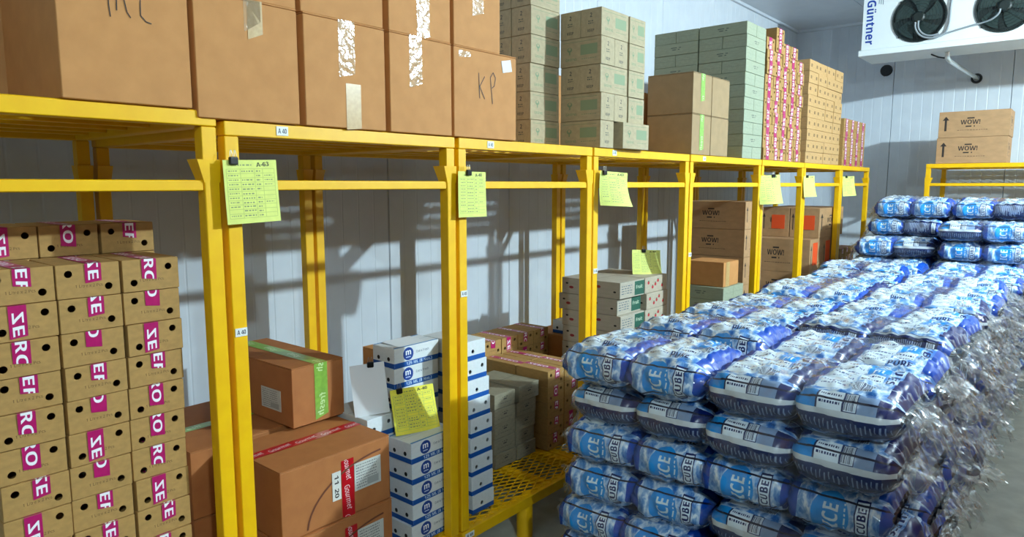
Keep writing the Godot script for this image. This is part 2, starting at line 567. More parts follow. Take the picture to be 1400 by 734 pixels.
func make_ice_textures() -> void:
	# wrapped round a bag: rows 0-185 and 815-1023 underside, 185-320 one long side, 320-685 top, 685-815 other long side
	for k in 4:
		var c := FastNoiseLite.new()
		c.seed = 200 + k
		c.frequency = 0.011
		c.fractal_type = FastNoiseLite.FRACTAL_RIDGED
		c.fractal_octaves = 4
		c.domain_warp_enabled = true
		c.domain_warp_amplitude = 40.0
		c.domain_warp_frequency = 0.012
		var g := c.get_image(512, 1024, false, false, true)
		g.convert(Image.FORMAT_L8)
		var d := g.get_data()
		var o := PackedByteArray()
		o.resize(512 * 1024 * 3)
		for i in 512 * 1024:
			var t := d[i] / 255.0
			t = clampf(t * 1.5 - 0.25, 0.0, 1.0)
			o[i * 3] = int(34 + 196 * t)
			o[i * 3 + 1] = int(104 + 138 * t)
			o[i * 3 + 2] = int(186 + 66 * t)
		var im := Image.create_from_data(512, 1024, false, Image.FORMAT_RGB8, o)
		var navy := Color(0.0, 0.09, 0.36)
		var ultra := Color(0.0, 0.27, 0.66)
		var cyan := Color(0.05, 0.58, 0.90)
		var white := Color(0.88, 0.94, 0.98)
		var slate := Color(0.09, 0.16, 0.36)
		rng.seed = 300 + k
		# underside
		rc(im, 0, 0, 512, 150, slate); rc(im, 0, 850, 512, 174, slate)
		# top print
		rc(im, 0, 330, 84, 340, ultra)
		rc(im, 440, 330, 72, 340, navy if k % 2 == 0 else ultra)
		rc(im, 100, 340, 150, 330, white)
		for q in 9:
			small_print(im, 108, 352 + q * 34, 130, 8, Color(0.12, 0.22, 0.50), 400 + q + k * 20)
		rc(im, 262, 350, 110, 150, cyan)
		stamp(im, "ICE", 317, 425, 54, white, 90)
		rc(im, 262, 512, 110, 70, white)
		for q in 3: small_print(im, 268, 522 + q * 20, 98, 7, navy, 440 + q)
		stamp(im, "CUBES", 405, 470, 42, navy, 90)
		if k % 2: stamp(im, "PURE", 320, 630, 40, navy, 0)
		else: barcode(im, 270, 596, 100, 66, 450 + k, Color(0.1, 0.14, 0.3), white)
		for q in 7:
			var a := Vector2(rng.randf_range(90, 440), rng.randf_range(330, 680))
			line(im, a, a + Vector2(rng.randf_range(-90, 90), rng.randf_range(-40, 40)), rng.randf_range(2, 5), navy if q % 2 else white)
		# the two long sides
		for side in 2:
			var y0 := 190 if side == 0 else 702
			var up := 90.0 if side == 0 else -90.0
			match (k + side) % 4:
				0, 2:   # badge side
					rc(im, 0, y0, 70, 132, ultra)
					rc(im, 470, y0, 42, 132, ultra)
					pass
					disc(im, 240, y0 + 66, 92, 62, cyan)
					stamp(im, "ICE", 240, y0 + 70, 78, white, up, true, 0.42)
					small_print(im, 306, y0 + 30, 70, 8, white, 460, true)
					rc(im, 356, y0 + 10, 66, 112, navy); rc(im, 362, y0 + 16, 54, 100, white)
					stamp(im, "CUBE", 389, y0 + 66, 40, navy, up, true, 0.55)
					pass
				1:      # text side with a pale seam
					rc(im, 0, y0, 512, 132, slate)
					rc(im, 10, y0, 120, 50, cyan); rc(im, 140, y0, 120, 50, white)
					small_print(im, 150, y0 + 8, 100, 6, slate, 490); small_print(im, 150, y0 + 30, 100, 6, slate, 491)
					rc(im, 330, y0, 90, 50, Color(0.50, 0.60, 0.74)); rc(im, 430, y0, 70, 50, navy)
					barcode(im, 270, y0 + 2, 56, 46, 470 + k, Color(0.14, 0.18, 0.3), white)
					for q in 22: rc(im, 20 + q * 22, y0 + 72 + rng.randi_range(0, 8), rng.randi_range(4, 9), rng.randi_range(22, 40), Color(0.50, 0.58, 0.70))
					rc(im, 0, y0 + 50, 512, 15, Color(0.80, 0.84, 0.86))
				3:
					rc(im, 0, y0, 512, 132, Color(0.10, 0.16, 0.38))
					for q in 26: rc(im, 30 + q * 13, y0 + rng.randi_range(18, 30), 6, rng.randi_range(40, 80), Color(0.66, 0.73, 0.82))
					rc(im, 390, y0 + 20, 46, 92, white); barcode(im, 394, y0 + 24, 38, 84, 480 + k, Color(0.14, 0.18, 0.3), white)
					rc(im, 452, y0, 60, 132, ultra)
					rc(im, 0, y0 + 2, 512, 10, Color(0.74, 0.79, 0.82))
			line(im, Vector2(0, y0 + 24), Vector2(512, y0 + 24), 5, Color(0.02, 0.03, 0.16))
			line(im, Vector2(0, y0 + 112), Vector2(512, y0 + 112), 5, Color(0.02, 0.03, 0.16))
		M["ice %d" % k] = tex_mat(im, 0.32)

# ---------------------------------------------------------------- cartons
func box_mesh(s: Vector3, mat: Material, atlas := true, bev := 0.003) -> ArrayMesh:
	var key := "B%s%d%s%s" % [s, mat.get_instance_id(), atlas, bev]
	if not cache.has(key):
		var mb := MB.new()
		mb.box(Vector3(0, s.y * 0.5, 0), s, bev, atlas)
		cache[key] = mb.mesh(mat)
	return cache[key]

# a carton whose +x face (and optionally +z face) has punched holes; hole = (across, up) from the face's middle
func holed_mesh(s: Vector3, mat: Material, holes: Array, r: float, key0: String) -> ArrayMesh:
	var key := "H%s%s" % [s, key0]
	if cache.has(key):
		return cache[key]
	var mb := MB.new()
	mb.box(Vector3(0, s.y * 0.5, 0), s, 0.002, true, true)
	var hx := s.x * 0.5
	var wz := s.z * 0.5 - 0.002
	var wy := s.y * 0.5 - 0.002
	var q := r * 1.35
	var us := [-wz, wz]
	var vs := [-wy, wy]
	for h in holes:
		us.append_array([h.x - q, h.x + q])
		vs.append_array([h.y - q, h.y + q])
	us.sort()
	vs.sort()
	var put := func(u: float, w: float) -> int:
		return mb.vert(Vector3(hx, s.y * 0.5 + w, -u), Vector3.RIGHT, Vector2((0.5 + u / s.z) / 3.0, 0.5 - w / s.y))
	for i in us.size() - 1:
		for j in vs.size() - 1:
			var mid := Vector2((us[i] + us[i + 1]) * 0.5, (vs[j] + vs[j + 1]) * 0.5)
			var inside := false
			for h in holes:
				if absf(mid.x - h.x) < q and absf(mid.y - h.y) < q:
					inside = true
			if inside or us[i + 1] - us[i] < 1e-5 or vs[j + 1] - vs[j] < 1e-5:
				continue
			mb.quad_i(put.call(us[i], vs[j]), put.call(us[i + 1], vs[j]), put.call(us[i + 1], vs[j + 1]), put.call(us[i], vs[j + 1]))
	for h in holes:
		var inner := []
		var outer := []
		for k in 16:
			var a := TAU * k / 16 + TAU / 32
			var c := Vector2(cos(a), sin(a))
			var sq := c / maxf(absf(c.x), absf(c.y))
			inner.append(put.call(h.x + c.x * r, h.y + c.y * r))
			outer.append(put.call(h.x + sq.x * q, h.y + sq.y * q))
		for k in 16:
			mb.quad_i(inner[k], inner[(k + 1) % 16], outer[(k + 1) % 16], outer[k])
		for k in 4:   # the square's own corners
			var c2: Vector2 = [Vector2(1, 1), Vector2(-1, 1), Vector2(-1, -1), Vector2(1, -1)][k]
			var k1: int = [1, 5, 9, 13][k]
			mb.tri_i(outer[k1], outer[(k1 + 1) % 16], put.call(h.x + c2.x * q, h.y + c2.y * q))
		for k in 16:  # the cut edge of the board
			var a: Vector3 = mb.v[inner[k]]
			var b: Vector3 = mb.v[inner[(k + 1) % 16]]
			var back := Vector3(-0.004, 0, 0)
			var nr := (Vector3(hx, s.y * 0.5 + h.y, -h.x) - (a + b) * 0.5).normalized()
			mb.quad(a, b, b + back, a + back, nr)
	cache[key] = mb.mesh(mat)
	return cache[key]

# a strip of tape laid on a path of points with a normal for each leg; u runs along it from u0, one unit per `span` metres
func tape_mesh(pts: Array, nrm: Array, side: Vector3, w: float, mat: Material, u0 := 0.0, span := 0.3, ragged := 0.0) -> ArrayMesh:
	var mb := MB.new()
	var u := u0
	var s := side * w * 0.5
	for i in pts.size() - 1:
		var l: float = (pts[i + 1] - pts[i]).length() / span
		var o: Vector3 = nrm[i] * 0.0012
		var e: Vector3 = (pts[i + 1] - pts[i]).normalized() * (ragged if i == pts.size() - 2 else 0.0)
		mb.quad(pts[i] + o - s, pts[i + 1] + o - s + e, pts[i + 1] + o + s - e * 0.6, pts[i] + o + s, nrm[i], Vector2(u, 0), Vector2(u + l, 0), Vector2(u + l, 1), Vector2(u, 1))
		u += l
	return mb.mesh(mat)

func label_mesh(w: float, h: float, mat: Material, nrm: Vector3, tilt := 0.0) -> ArrayMesh:
	var mb := MB.new()
	var right := Vector3.UP.cross(nrm).normalized()
	var r := right.rotated(nrm, tilt) * w * 0.5
	var up := Vector3.UP.rotated(nrm, tilt) * h * 0.5
	var f := nrm * 0.0022
	mb.quad(-r - up + f, r - up + f, r + up + f, -r + up + f, nrm)
	for e in [[-r - up, r - up, -up], [r - up, r + up, r], [r + up, -r + up, up], [-r + up, -r - up, -r]]:
		mb.quad(e[0], e[1], e[1] + f, e[0] + f, e[2].normalized(), Vector2.ZERO, Vector2.ZERO, Vector2.ZERO, Vector2.ZERO)
	return mb.mesh(mat)

# pen strokes on a face; pts in metres across and up
func pen_mesh(strokes: Array, origin: Vector3, right: Vector3, nrm: Vector3, w := 0.004) -> ArrayMesh:
	var mb := MB.new()
	for st in strokes:
		for i in st.size() - 1:
			var a: Vector3 = origin + right * st[i].x + Vector3.UP * st[i].y + nrm * 0.0015
			var b: Vector3 = origin + right * st[i + 1].x + Vector3.UP * st[i + 1].y + nrm * 0.0015
			var s := (b - a).cross(nrm).normalized() * w * 0.5
			mb.quad(a - s, b - s, b + s, a + s, nrm)
	return mb.mesh(M.marker)

# a big taped carton: body, four top flaps; front at +x
func big_carton(nm: String, label: String, at: Vector3, s: Vector3, mat: Material, turn := 0.0, group := "", category := "carton") -> Node3D:
	var t := thing(nm, label, category, at, turn, group)
	var lid := 0.004
	part("body", box_mesh(Vector3(s.x, s.y - lid, s.z), mat, false, 0.004), t)
	var half := (s.x - 0.004) * 0.5
	for k in [-1, 1]:
		part("flap", box_mesh(Vector3(half, lid, s.z - 0.002), mat, false, 0.001), t, Vector3(k * (half * 0.5 + 0.0015), s.y - lid, 0))
	return t

func zero_carton(at: Vector3, s: Vector3, variant: int, label: String, group: String, turn := 0.0, broad := false) -> Node3D:
	var t := thing("small_carton", label, "carton", at, turn, group)
	var a := s.z * 0.31
	var b := s.y * 0.22
	var holes := [Vector2(-a, b), Vector2(a, -b)] if variant % 2 == 0 else [Vector2(a, b), Vector2(-a, -b)]
	part("body", holed_mesh(s, M.zero, holes, minf(0.009, s.y * 0.11), "zero%d" % (variant % 2)), t)
	var key := "ZT%s%d%s" % [s, variant % 6, broad]
	if not cache.has(key):
		var reach: float = [0.55, 0.62, 0.48, 0.9, 0.5, 0.68][variant % 6] * s.y
		if broad: reach = s.y * 0.98
		var sh: float = [-0.01, 0.006, 0.0, 0.012, -0.004, 0.003][variant % 6]
		cache[key] = tape_mesh([Vector3(-s.x * 0.5, s.y, sh), Vector3(s.x * 0.5 + 0.0012, s.y, sh), Vector3(s.x * 0.5, s.y - reach, sh)], [Vector3.UP, Vector3.RIGHT], Vector3.BACK if variant % 3 else Vector3.FORWARD, s.z * (0.36 if broad else 0.26), M.zero_tape, (variant % 6) * 0.137, s.y * 4.2, 0.003)
	part("tape", cache[key], t)
	return t

func small_carton(nm: String, at: Vector3, s: Vector3, mat: Material, label: String, group: String, turn := 0.0) -> MeshInstance3D:
	return solid(nm, box_mesh(s, mat, true, 0.0025), label, "carton", at, turn, group)

# ---------------------------------------------------------------- the setting
func panel_mesh(w: float, h: float, thick: float, mat: Material, ribs := 10) -> ArrayMesh:
	# insulated steel panel, face at +x, width along z (centred), foot at y = 0; shallow rolled grooves
	var key := "P%s%s%d" % [w, h, ribs]
	if cache.has(key):
		return cache[key]
	var mb := MB.new()
	var prof := [Vector2(-w * 0.5, -0.006), Vector2(-w * 0.5 + 0.004, 0.0)]
	for k in range(1, ribs):
		var z := -w * 0.5 + w * k / ribs
		prof.append_array([Vector2(z - 0.006, 0.0), Vector2(z - 0.002, -0.0016), Vector2(z + 0.002, -0.0016), Vector2(z + 0.006, 0.0)])
	prof.append_array([Vector2(w * 0.5 - 0.004, 0.0), Vector2(w * 0.5, -0.006)])
	for i in prof.size() - 1:
		var a: Vector2 = prof[i]
		var b: Vector2 = prof[i + 1]
		var d := (b - a).normalized()
		var nr := Vector3(d.x, 0, -d.y)
		mb.quad(Vector3(a.y, 0, a.x), Vector3(b.y, 0, b.x), Vector3(b.y, h, b.x), Vector3(a.y, h, a.x), nr)
	mb.box(Vector3(-0.006 - thick * 0.5, h * 0.5, 0), Vector3(thick, h, w), 0.001)
	cache[key] = mb.mesh(mat)
	return cache[key]

func slab(nm: String, lo: Vector3, hi: Vector3, mat: Material, parent: Node = null) -> void:
	var mb := MB.new()
	mb.box(Vector3.ZERO, hi - lo, 0.002)
	if parent:
		part(nm, mb.mesh(mat), parent, (lo + hi) * 0.5)
	else:
		var o := MeshInstance3D.new()
		o.name = nm
		o.mesh = mb.mesh(mat)
		o.position = (lo + hi) * 0.5
		o.set_meta("kind", "structure")
		add_child(o)

func build_setting() -> void:
	var x1 := 9.0
	var z1 := 8.0
	var fl := structure("floor")
	slab("slab", Vector3(WALL_X - 0.2, -0.15, -5.25), Vector3(x1, 0, z1), M.floor, fl)
	slab("slab", Vector3(WALL_X - 0.2, -0.15, WALL_Z - 0.2), Vector3(x1, 0, -5.265), M.floor, fl)
	slab("joint_strip", Vector3(WALL_X - 0.2, -0.15, -5.265), Vector3(x1, -0.002, -5.25), M.joint, fl)
	# left wall: panels 1.05 m wide, a joint at z = -2.53
	var wl := structure("wall_left")
	for k in 17:
		var z := -2.53 - 0.525 + 1.05 * (k - 6)
		part("panel", panel_mesh(1.046, CEIL_Y, 0.12, M.panel), wl, Vector3(WALL_X, 0, z + 0.0))
	var wb := structure("wall_back")
	for k in 12:
		var p := part("panel", panel_mesh(1.136, CEIL_Y, 0.12, M.panel, 11), wb, Vector3(-0.776 - 0.57 + 1.14 * (k - 1), 0, WALL_Z))
		p.rotation.y = -PI / 2
	var ce := structure("ceiling")
	for k in 11:
		slab("panel", Vector3(WALL_X - 0.15 + 1.1 * k, CEIL_Y, WALL_Z - 0.15), Vector3(WALL_X - 0.15 + 1.1 * k + 1.095, CEIL_Y + 0.12, z1), M.panel, ce)
	slab("trim_1", Vector3(WALL_X, CEIL_Y - 0.03, WALL_Z), Vector3(WALL_X + 0.03, CEIL_Y, z1), M.panel)
	slab("trim_2", Vector3(WALL_X, CEIL_Y - 0.03, WALL_Z), Vector3(x1, CEIL_Y, WALL_Z + 0.03), M.panel)
	slab("wall_right", Vector3(x1, 0, WALL_Z - 0.1), Vector3(x1 + 0.12, CEIL_Y, z1), M.panel)
	slab("wall_front", Vector3(WALL_X - 0.1, 0, z1), Vector3(x1, CEIL_Y, z1 + 0.12), M.panel)

# the row of palletised cartons across the aisle (outside the frame): it shades the aisle floor and the foot of the back wall
func build_far_row() -> void:
	var stack := 0
	for k in 14:
		var z := 1.5 - 0.62 * k
		if k % 2 == 0:
			stack += 1
			var p := thing("plastic_pallet", "black plastic pallet under kraft cartons across the aisle, %s along" % ordinal(k / 2), "pallet", Vector3(1.60, 0, z - 0.31), 0.0, "plastic pallets across the aisle")
			for q in 6:
				part("deck_board", box_mesh(Vector3(0.86, 0.022, 0.15), M.plastic_black, false), p, Vector3(0, 0.124, -0.5 + q * 0.2))
			for sx in [-1, 0, 1]:
				for sz in [-1, 0, 1]:
					part("block", box_mesh(Vector3(0.12, 0.124, 0.15), M.plastic_black, false), p, Vector3(sx * 0.36, 0, sz * 0.50))
		for r in 4:
			big_carton("kraft_carton", "kraft carton across the aisle, %s up, %s stack along" % [ordinal(r), ordinal(k)], Vector3(1.60, 0.147 + r * 0.545, z), Vector3(0.84, 0.544, 0.60), M.kraft, 0.0, "kraft cartons across the aisle")

func ceiling_lamp(at: Vector3, energy: float, where: String) -> void:
	var t := thing("bulkhead_lamp", "white round bulkhead lamp on the ceiling " + where, "lamp", at, 0.0, "bulkhead lamps on the ceiling")
	var mb := MB.new()
	mb.lathe([Vector2(0.001, 0.0), Vector2(0.15, 0.0), Vector2(0.155, -0.02), Vector2(0.15, -0.045), Vector2(0.13, -0.05)], Vector3.ZERO, Vector3.UP)
	part("housing", mb.mesh(M.casing), t)
	mb = MB.new()
	mb.lathe([Vector2(0.13, -0.046), Vector2(0.12, -0.07), Vector2(0.08, -0.095), Vector2(0.001, -0.105)], Vector3.ZERO, Vector3.UP)
	part("diffuser", mb.mesh(M.lamp), t)
	var l := OmniLight3D.new()
	l.name = numbered("bulkhead_light")
	l.light_color = Color(0.86, 0.965, 1.0)
	l.light_energy = energy
	l.light_size = 0.06
	l.omni_range = 30.0
	l.omni_attenuation = 2.0
	l.shadow_enabled = true
	add_child(l)
	l.position = at + Vector3(0, -0.18, 0)

# ---------------------------------------------------------------- yellow stacking racks
func grid_mesh(lx: float, lz: float) -> ArrayMesh:
	# expanded metal: two families of slanting strands
	var key := "G%.3f %.3f" % [lx, lz]
	if cache.has(key):
		return cache[key]
	var mb := MB.new()
	var dz := 0.076   # long way of the diamonds
	var dx := 0.036
	var slope := dx / dz
	for fam in [-1.0, 1.0]:
		var n := int((lx + lz * slope) / dx) + 1
		for k in range(-1, n + 1):
			var c: float = -lx * 0.5 + k * dx - (lz * slope if fam > 0 else 0.0) * 1.0
			# x = c + fam_slope * (z + lz/2)
			var a := Vector2(c + (0.0 if fam > 0 else 0.0), -lz * 0.5)
			var b := Vector2(c + slope * lz, lz * 0.5)
			if fam < 0:
				c = -lx * 0.5 + k * dx
				a = Vector2(c, -lz * 0.5)
				b = Vector2(c - slope * lz, lz * 0.5)
			# clip to the frame in x
			var t0 := 0.0
			var t1 := 1.0
			var d := b.x - a.x
			for lim in [-lx * 0.5, lx * 0.5]:
				var t: float = (lim - a.x) / d
				if (d > 0) == (lim < 0):
					t0 = maxf(t0, t)
				else:
					t1 = minf(t1, t)
			if t1 - t0 > 0.01:
				var p := a.lerp(b, t0)
				var q := a.lerp(b, t1)
				mb.bar(Vector3(p.x, 0, p.y), Vector3(q.x, 0, q.y), 0.0055, 0.004)
	cache[key] = mb.mesh(M.yellow)
	return cache[key]

func ybox(s: Vector3, bev := 0.004) -> ArrayMesh:
	return box_mesh(s, M.yellow, false, bev)

func cup_mesh(sx: float, sz: float) -> ArrayMesh:
	# open guide cup welded on a post; it flares towards the inside of the rack (sx, sz = direction of the inside)
	var key := "C%s%s" % [sx, sz]
	if cache.has(key):
		return cache[key]
	var mb := MB.new()
	var b := 0.0225
	var h := 0.062
	var low := [Vector3(-b, 0, -b), Vector3(b, 0, -b), Vector3(b, 0, b), Vector3(-b, 0, b)]
	var high := []
	for p in low:
		var q: Vector3 = p + Vector3(0, h, 0)
		if signf(p.z) == signf(sz): q.z += (0.018 if sx < 0 else 0.006) * sz
		else: q.z -= 0.0 * sz
		if signf(p.x) == signf(sx): q.x += 0.012 * sx
		else: q.x -= 0.002 * sx
		high.append(q)
	for k in 4:
		var a: Vector3 = low[k]
		var c: Vector3 = low[(k + 1) % 4]
		var d: Vector3 = high[(k + 1) % 4]
		var e: Vector3 = high[k]
		var nr := (c - a).cross(e - a).normalized()
		var mid := (a + c) * 0.5
		if nr.dot(mid) < 0: nr = -nr
		mb.quad(a, c, d, e, nr)
		var ins := -nr * 0.004
		mb.quad(a + ins, c + ins, d + ins, e + ins, -nr)
		mb.quad(e, d, d + ins, e + ins, Vector3.UP)
	cache[key] = mb.mesh(M.yellow)
	return cache[key]

func rack(z0: float, z1: float, which: String, tag_text := "", yoff := 0.0, group := "yellow stacking racks of the long row") -> void:
	# z0 nearer end, z1 further end; node at the middle of the foot print
	var len := z0 - z1
	var mid := Vector3((FRONT + BACK) * 0.5, 0, (z0 + z1) * 0.5)
	rack_at(mid, 0.0, len, FRONT - BACK, which, tag_text, yoff, group)

func rack_at(mid: Vector3, turn: float, len: float, deep: float, which: String, tag_text: String, yoff: float, group: String) -> void:
	var t := thing("stacking_rack", "yellow steel stacking rack, " + which, "rack", mid, turn, group)
	var hx := deep * 0.5
	var hz := len * 0.5
	var pw := 0.044
	for s in [-1, 1]:
		part("base_rail", ybox(Vector3(0.05, 0.048, len - 0.002)), t, Vector3(s * (hx - 0.025), DECK - 0.052, 0))
		part("base_rail", ybox(Vector3(deep - 0.1, 0.048, 0.05)), t, Vector3(0, DECK - 0.052, s * (hz - 0.026)))
	for k in [-0.17, 0.17]:
		part("cross_bar", ybox(Vector3(deep - 0.1, 0.03, 0.04), 0.002), t, Vector3(0, DECK - 0.034, k * len * 1.0))
	var g := part("mesh_deck", grid_mesh(deep - 0.04, len - 0.04), t, Vector3(0, DECK - 0.001, 0))
	g.set_meta("kind", "stuff")
	var foot := MB.new()
	foot.lathe([Vector2(0.001, 0.0), Vector2(0.037, 0.0), Vector2(0.037, DECK - 0.05)], Vector3.ZERO, Vector3.UP, 20)
	var fm := foot.mesh(M.yellow)
	for sx in [-1, 1]:
		part("foot", fm, t, Vector3(sx * (hx - 0.045), 0, 0))
		for sz in [-1, 1]:
			part("foot", fm, t, Vector3(sx * (hx - 0.045), 0, sz * (hz - 0.045)))
			part("post", ybox(Vector3(pw, 1.615 - DECK, pw)), t, Vector3(sx * (hx - pw * 0.5), DECK, sz * (hz - pw * 0.5 - 0.001)))
			part("guide_cup", cup_mesh(-sx, -sz), t, Vector3(sx * (hx - pw * 0.5), 1.605, sz * (hz - pw * 0.5 - 0.001)))
	for s in [-1, 1]:
		part("brace_rail", ybox(Vector3(0.03, 0.03, len - 2 * pw)), t, Vector3(s * (hx - 0.02), 1.582, 0))
		part("brace_rail", ybox(Vector3(deep - 2 * pw, 0.03, 0.03)), t, Vector3(0, 1.582, s * (hz - 0.025)))
	if tag_text:
		part("location_tag", label_mesh(0.036, 0.024, M["tag " + tag_text], Vector3.RIGHT), t, Vector3(hx, 1.18, hz - 0.024), "white location tag on the post")
	# the platform that stands in the cups
	var y := TOP + yoff
	var p := thing("rack_platform", "yellow platform standing on the rack " + which.replace("the one ", ""), "platform", Vector3(mid.x, 1.615, mid.z), turn, group.replace("stacking racks", "platforms"))
	var py := y - 1.615
	for s in [-1, 1]:
		part("deck_rail", ybox(Vector3(0.046, 0.042, len - 0.006)), p, Vector3(s * (hx - 0.023), py - 0.042, 0))
		part("deck_rail", ybox(Vector3(deep - 0.092, 0.042, 0.046)), p, Vector3(0, py - 0.042, s * (hz - 0.026)))
	for k in 5:
		part("cross_bar", ybox(Vector3(0.03, 0.026, len - 0.1), 0.002), p, Vector3(-hx + deep * (k + 1) / 6.0, py - 0.03, 0))
	var g2 := part("mesh_deck", grid_mesh(deep - 0.04, len - 0.04), p, Vector3(0, py - 0.003, 0))
	g2.set_meta("kind", "stuff")
	for sx in [-1, 1]:
		for sz in [-1, 1]:
			part("leg", ybox(Vector3(0.042, py - 0.042, 0.042), 0.003), p, Vector3(sx * (hx - 0.024), 0, sz * (hz - 0.025)))
	if tag_text:
		part("location_tag", label_mesh(0.05, 0.022, M["tag " + tag_text], Vector3.RIGHT), t, Vector3(hx, DECK - 0.026, hz - 0.045), "white location tag on the base")
		part("location_tag", label_mesh(0.038, 0.026, M["tag " + tag_text], Vector3.RIGHT), p, Vector3(hx, py - 0.02, hz - 0.18), "white location tag on the rail")

func build_racks() -> void:
	var ends := [[0.13, -0.938], [-0.952, -1.853], [-1.866, -2.776], [-2.784, -3.800], [-3.812, -4.946], [-4.956, -5.888], [-5.896, -6.972], [-6.982, -8.012]]
	var said := ["the one holding pink-taped cartons below big kraft cartons", "the one holding red-taped and blue-banded cartons", "the one with bare mesh showing beside grey cartons", "the one holding berry cartons below green-printed cartons", "the one under the tall grey-green carton stack", "the one with a single stack of arrow cartons", "the one holding cartons with orange stickers", "the one at the end by the back wall"]
	var tags := ["", "A 40", "A 45", "A 46", "A 44", "", "", ""]
	for k in ends.size():
		rack(ends[k][0], ends[k][1], said[k], tags[k], 0.022 if k == 0 else 0.0)
	# the rack against the back wall
	rack_at(Vector3(-1.345 + 0.6, 0, -8.1 - 0.49), -PI / 2, 1.2, 0.98, "the one standing along the back wall under the cooler", "", 0.03, "yellow stacking racks by the back wall")
	rack_at(Vector3(-1.345 + 1.83, 0, -8.1 - 0.49), -PI / 2, 1.2, 0.98, "the one standing next along the back wall", "", 0.03, "yellow stacking racks by the back wall")

# ---------------------------------------------------------------- bundles of ice bags
func around(s: float, w: float, t: float, n: float) -> Vector2:
	# point (z, y) on a rounded section; s in 0..1 from the middle of the underside past the +z side, the top and the -z side
	var per := 2.0 * (w + t)
	var d := fposmod(s, 1.0) * per
	var p: Vector2
	if d < w * 0.5: p = Vector2(d / (w * 0.5), -1)
	elif d < w * 0.5 + t: p = Vector2(1, -1 + 2 * (d - w * 0.5) / t)
	elif d < w * 1.5 + t: p = Vector2(1 - 2 * (d - w * 0.5 - t) / w, 1)
	elif d < w * 1.5 + 2 * t: p = Vector2(-1, 1 - 2 * (d - w * 1.5 - t) / t)
	else: p = Vector2(-1 + (d - w * 1.5 - 2 * t) / (w * 0.5), -1)
	var k := pow(pow(absf(p.x), n) + pow(absf(p.y), n), 1.0 / n)
	return Vector2(p.x / k * w * 0.5, p.y / k * t * 0.5)

func pillow(L: float, W: float, T: float, nu: int, nv: int, sd: int, lump: float, crease: float, pinch: float, mat: Material) -> ArrayMesh:
	var a := FastNoiseLite.new()
	a.seed = sd
	a.frequency = 16.0
	a.fractal_octaves = 2
	var b := FastNoiseLite.new()
	b.seed = sd + 50
	b.frequency = 11.0
	b.fractal_type = FastNoiseLite.FRACTAL_RIDGED
	b.fractal_octaves = 3
	var pts := []
	var uvs := []
	for i in nu + 1:
		var u := 1.0 - 2.0 * i / nu
		var e := pow(maxf(0.0, 1.0 - pow(absf(u), 4.5)), 0.5)
		var th := T * lerpf(pinch, 1.0, e)
		var wd := W * lerpf(0.80, 1.0, e)
		for j in nv + 1:
			var s := float(j) / nv
			var q := around(s, wd, th, 3.1)
			var p := Vector3(u * L * 0.5, q.y, q.x)
			var o := Vector3(u * 0.3 * (1.0 - e), q.y / th, q.x / wd).normalized()
			var ss := s if j < nv else 0.0
			var qq := around(ss, W, T, 3.1)
			var at := Vector3(p.x, qq.y, qq.x)
			p += o * (a.get_noise_3dv(at) * lump + b.get_noise_3dv(at) * crease)
			pts.append(p + Vector3(0, T * 0.5, 0))
			uvs.append(Vector2(0.5 + u * 0.5, 1.0 - s))
	var mb := MB.new()
	mb.sheet(pts, nv + 1, uvs, true)
	return mb.mesh(mat)

func flap_mesh(sd: int, sgn: float) -> ArrayMesh:
	# the loose end of the wrap: two sheets, creased in a few broad folds, with a ragged rim
	var f := FastNoiseLite.new()
	f.seed = sd
	f.frequency = 1.0
	f.fractal_octaves = 2
	var g := FastNoiseLite.new()
	g.seed = sd + 3
	g.frequency = 1.0
	var mb := MB.new()
	for layer in 2:
		var pts := []
		var uvs := []
		var cols := 33
		for i in 9:
			var r := i / 8.0
			for j in cols:
				var z := (j / float(cols - 1) - 0.5)
				var len := 0.075 + 0.07 * g.get_noise_2d(z * 4.0, layer * 3.0 + 0.3) + 0.02 * cos(z * 6.0)
				var saw := absf(fposmod(z * (2.5 + layer) + f.get_noise_2d(z * 3.0, 9.0) * 1.4 + layer * 0.3, 1.0) - 0.5) * 2.0 - 0.5
				var y := 0.072 + (0.02 if layer == 0 else -0.014) * (1.0 - r) + r * (0.032 * saw + 0.05 * f.get_noise_2d(z * 2.2 + layer * 5.0, r * 1.0)) - r * r * 0.055 + (0.018 if layer == 0 else -0.03) * r
				var zz := z * 0.36 * (1.0 - 0.22 * r) + 0.05 * r * g.get_noise_2d(z * 3.0 + 2.0, r)
				pts.append(Vector3(sgn * (0.258 + r * len), y, zz))
				uvs.append(Vector2(z, r))
		mb.sheet(pts, cols, uvs)
	return mb.mesh(M.flap)

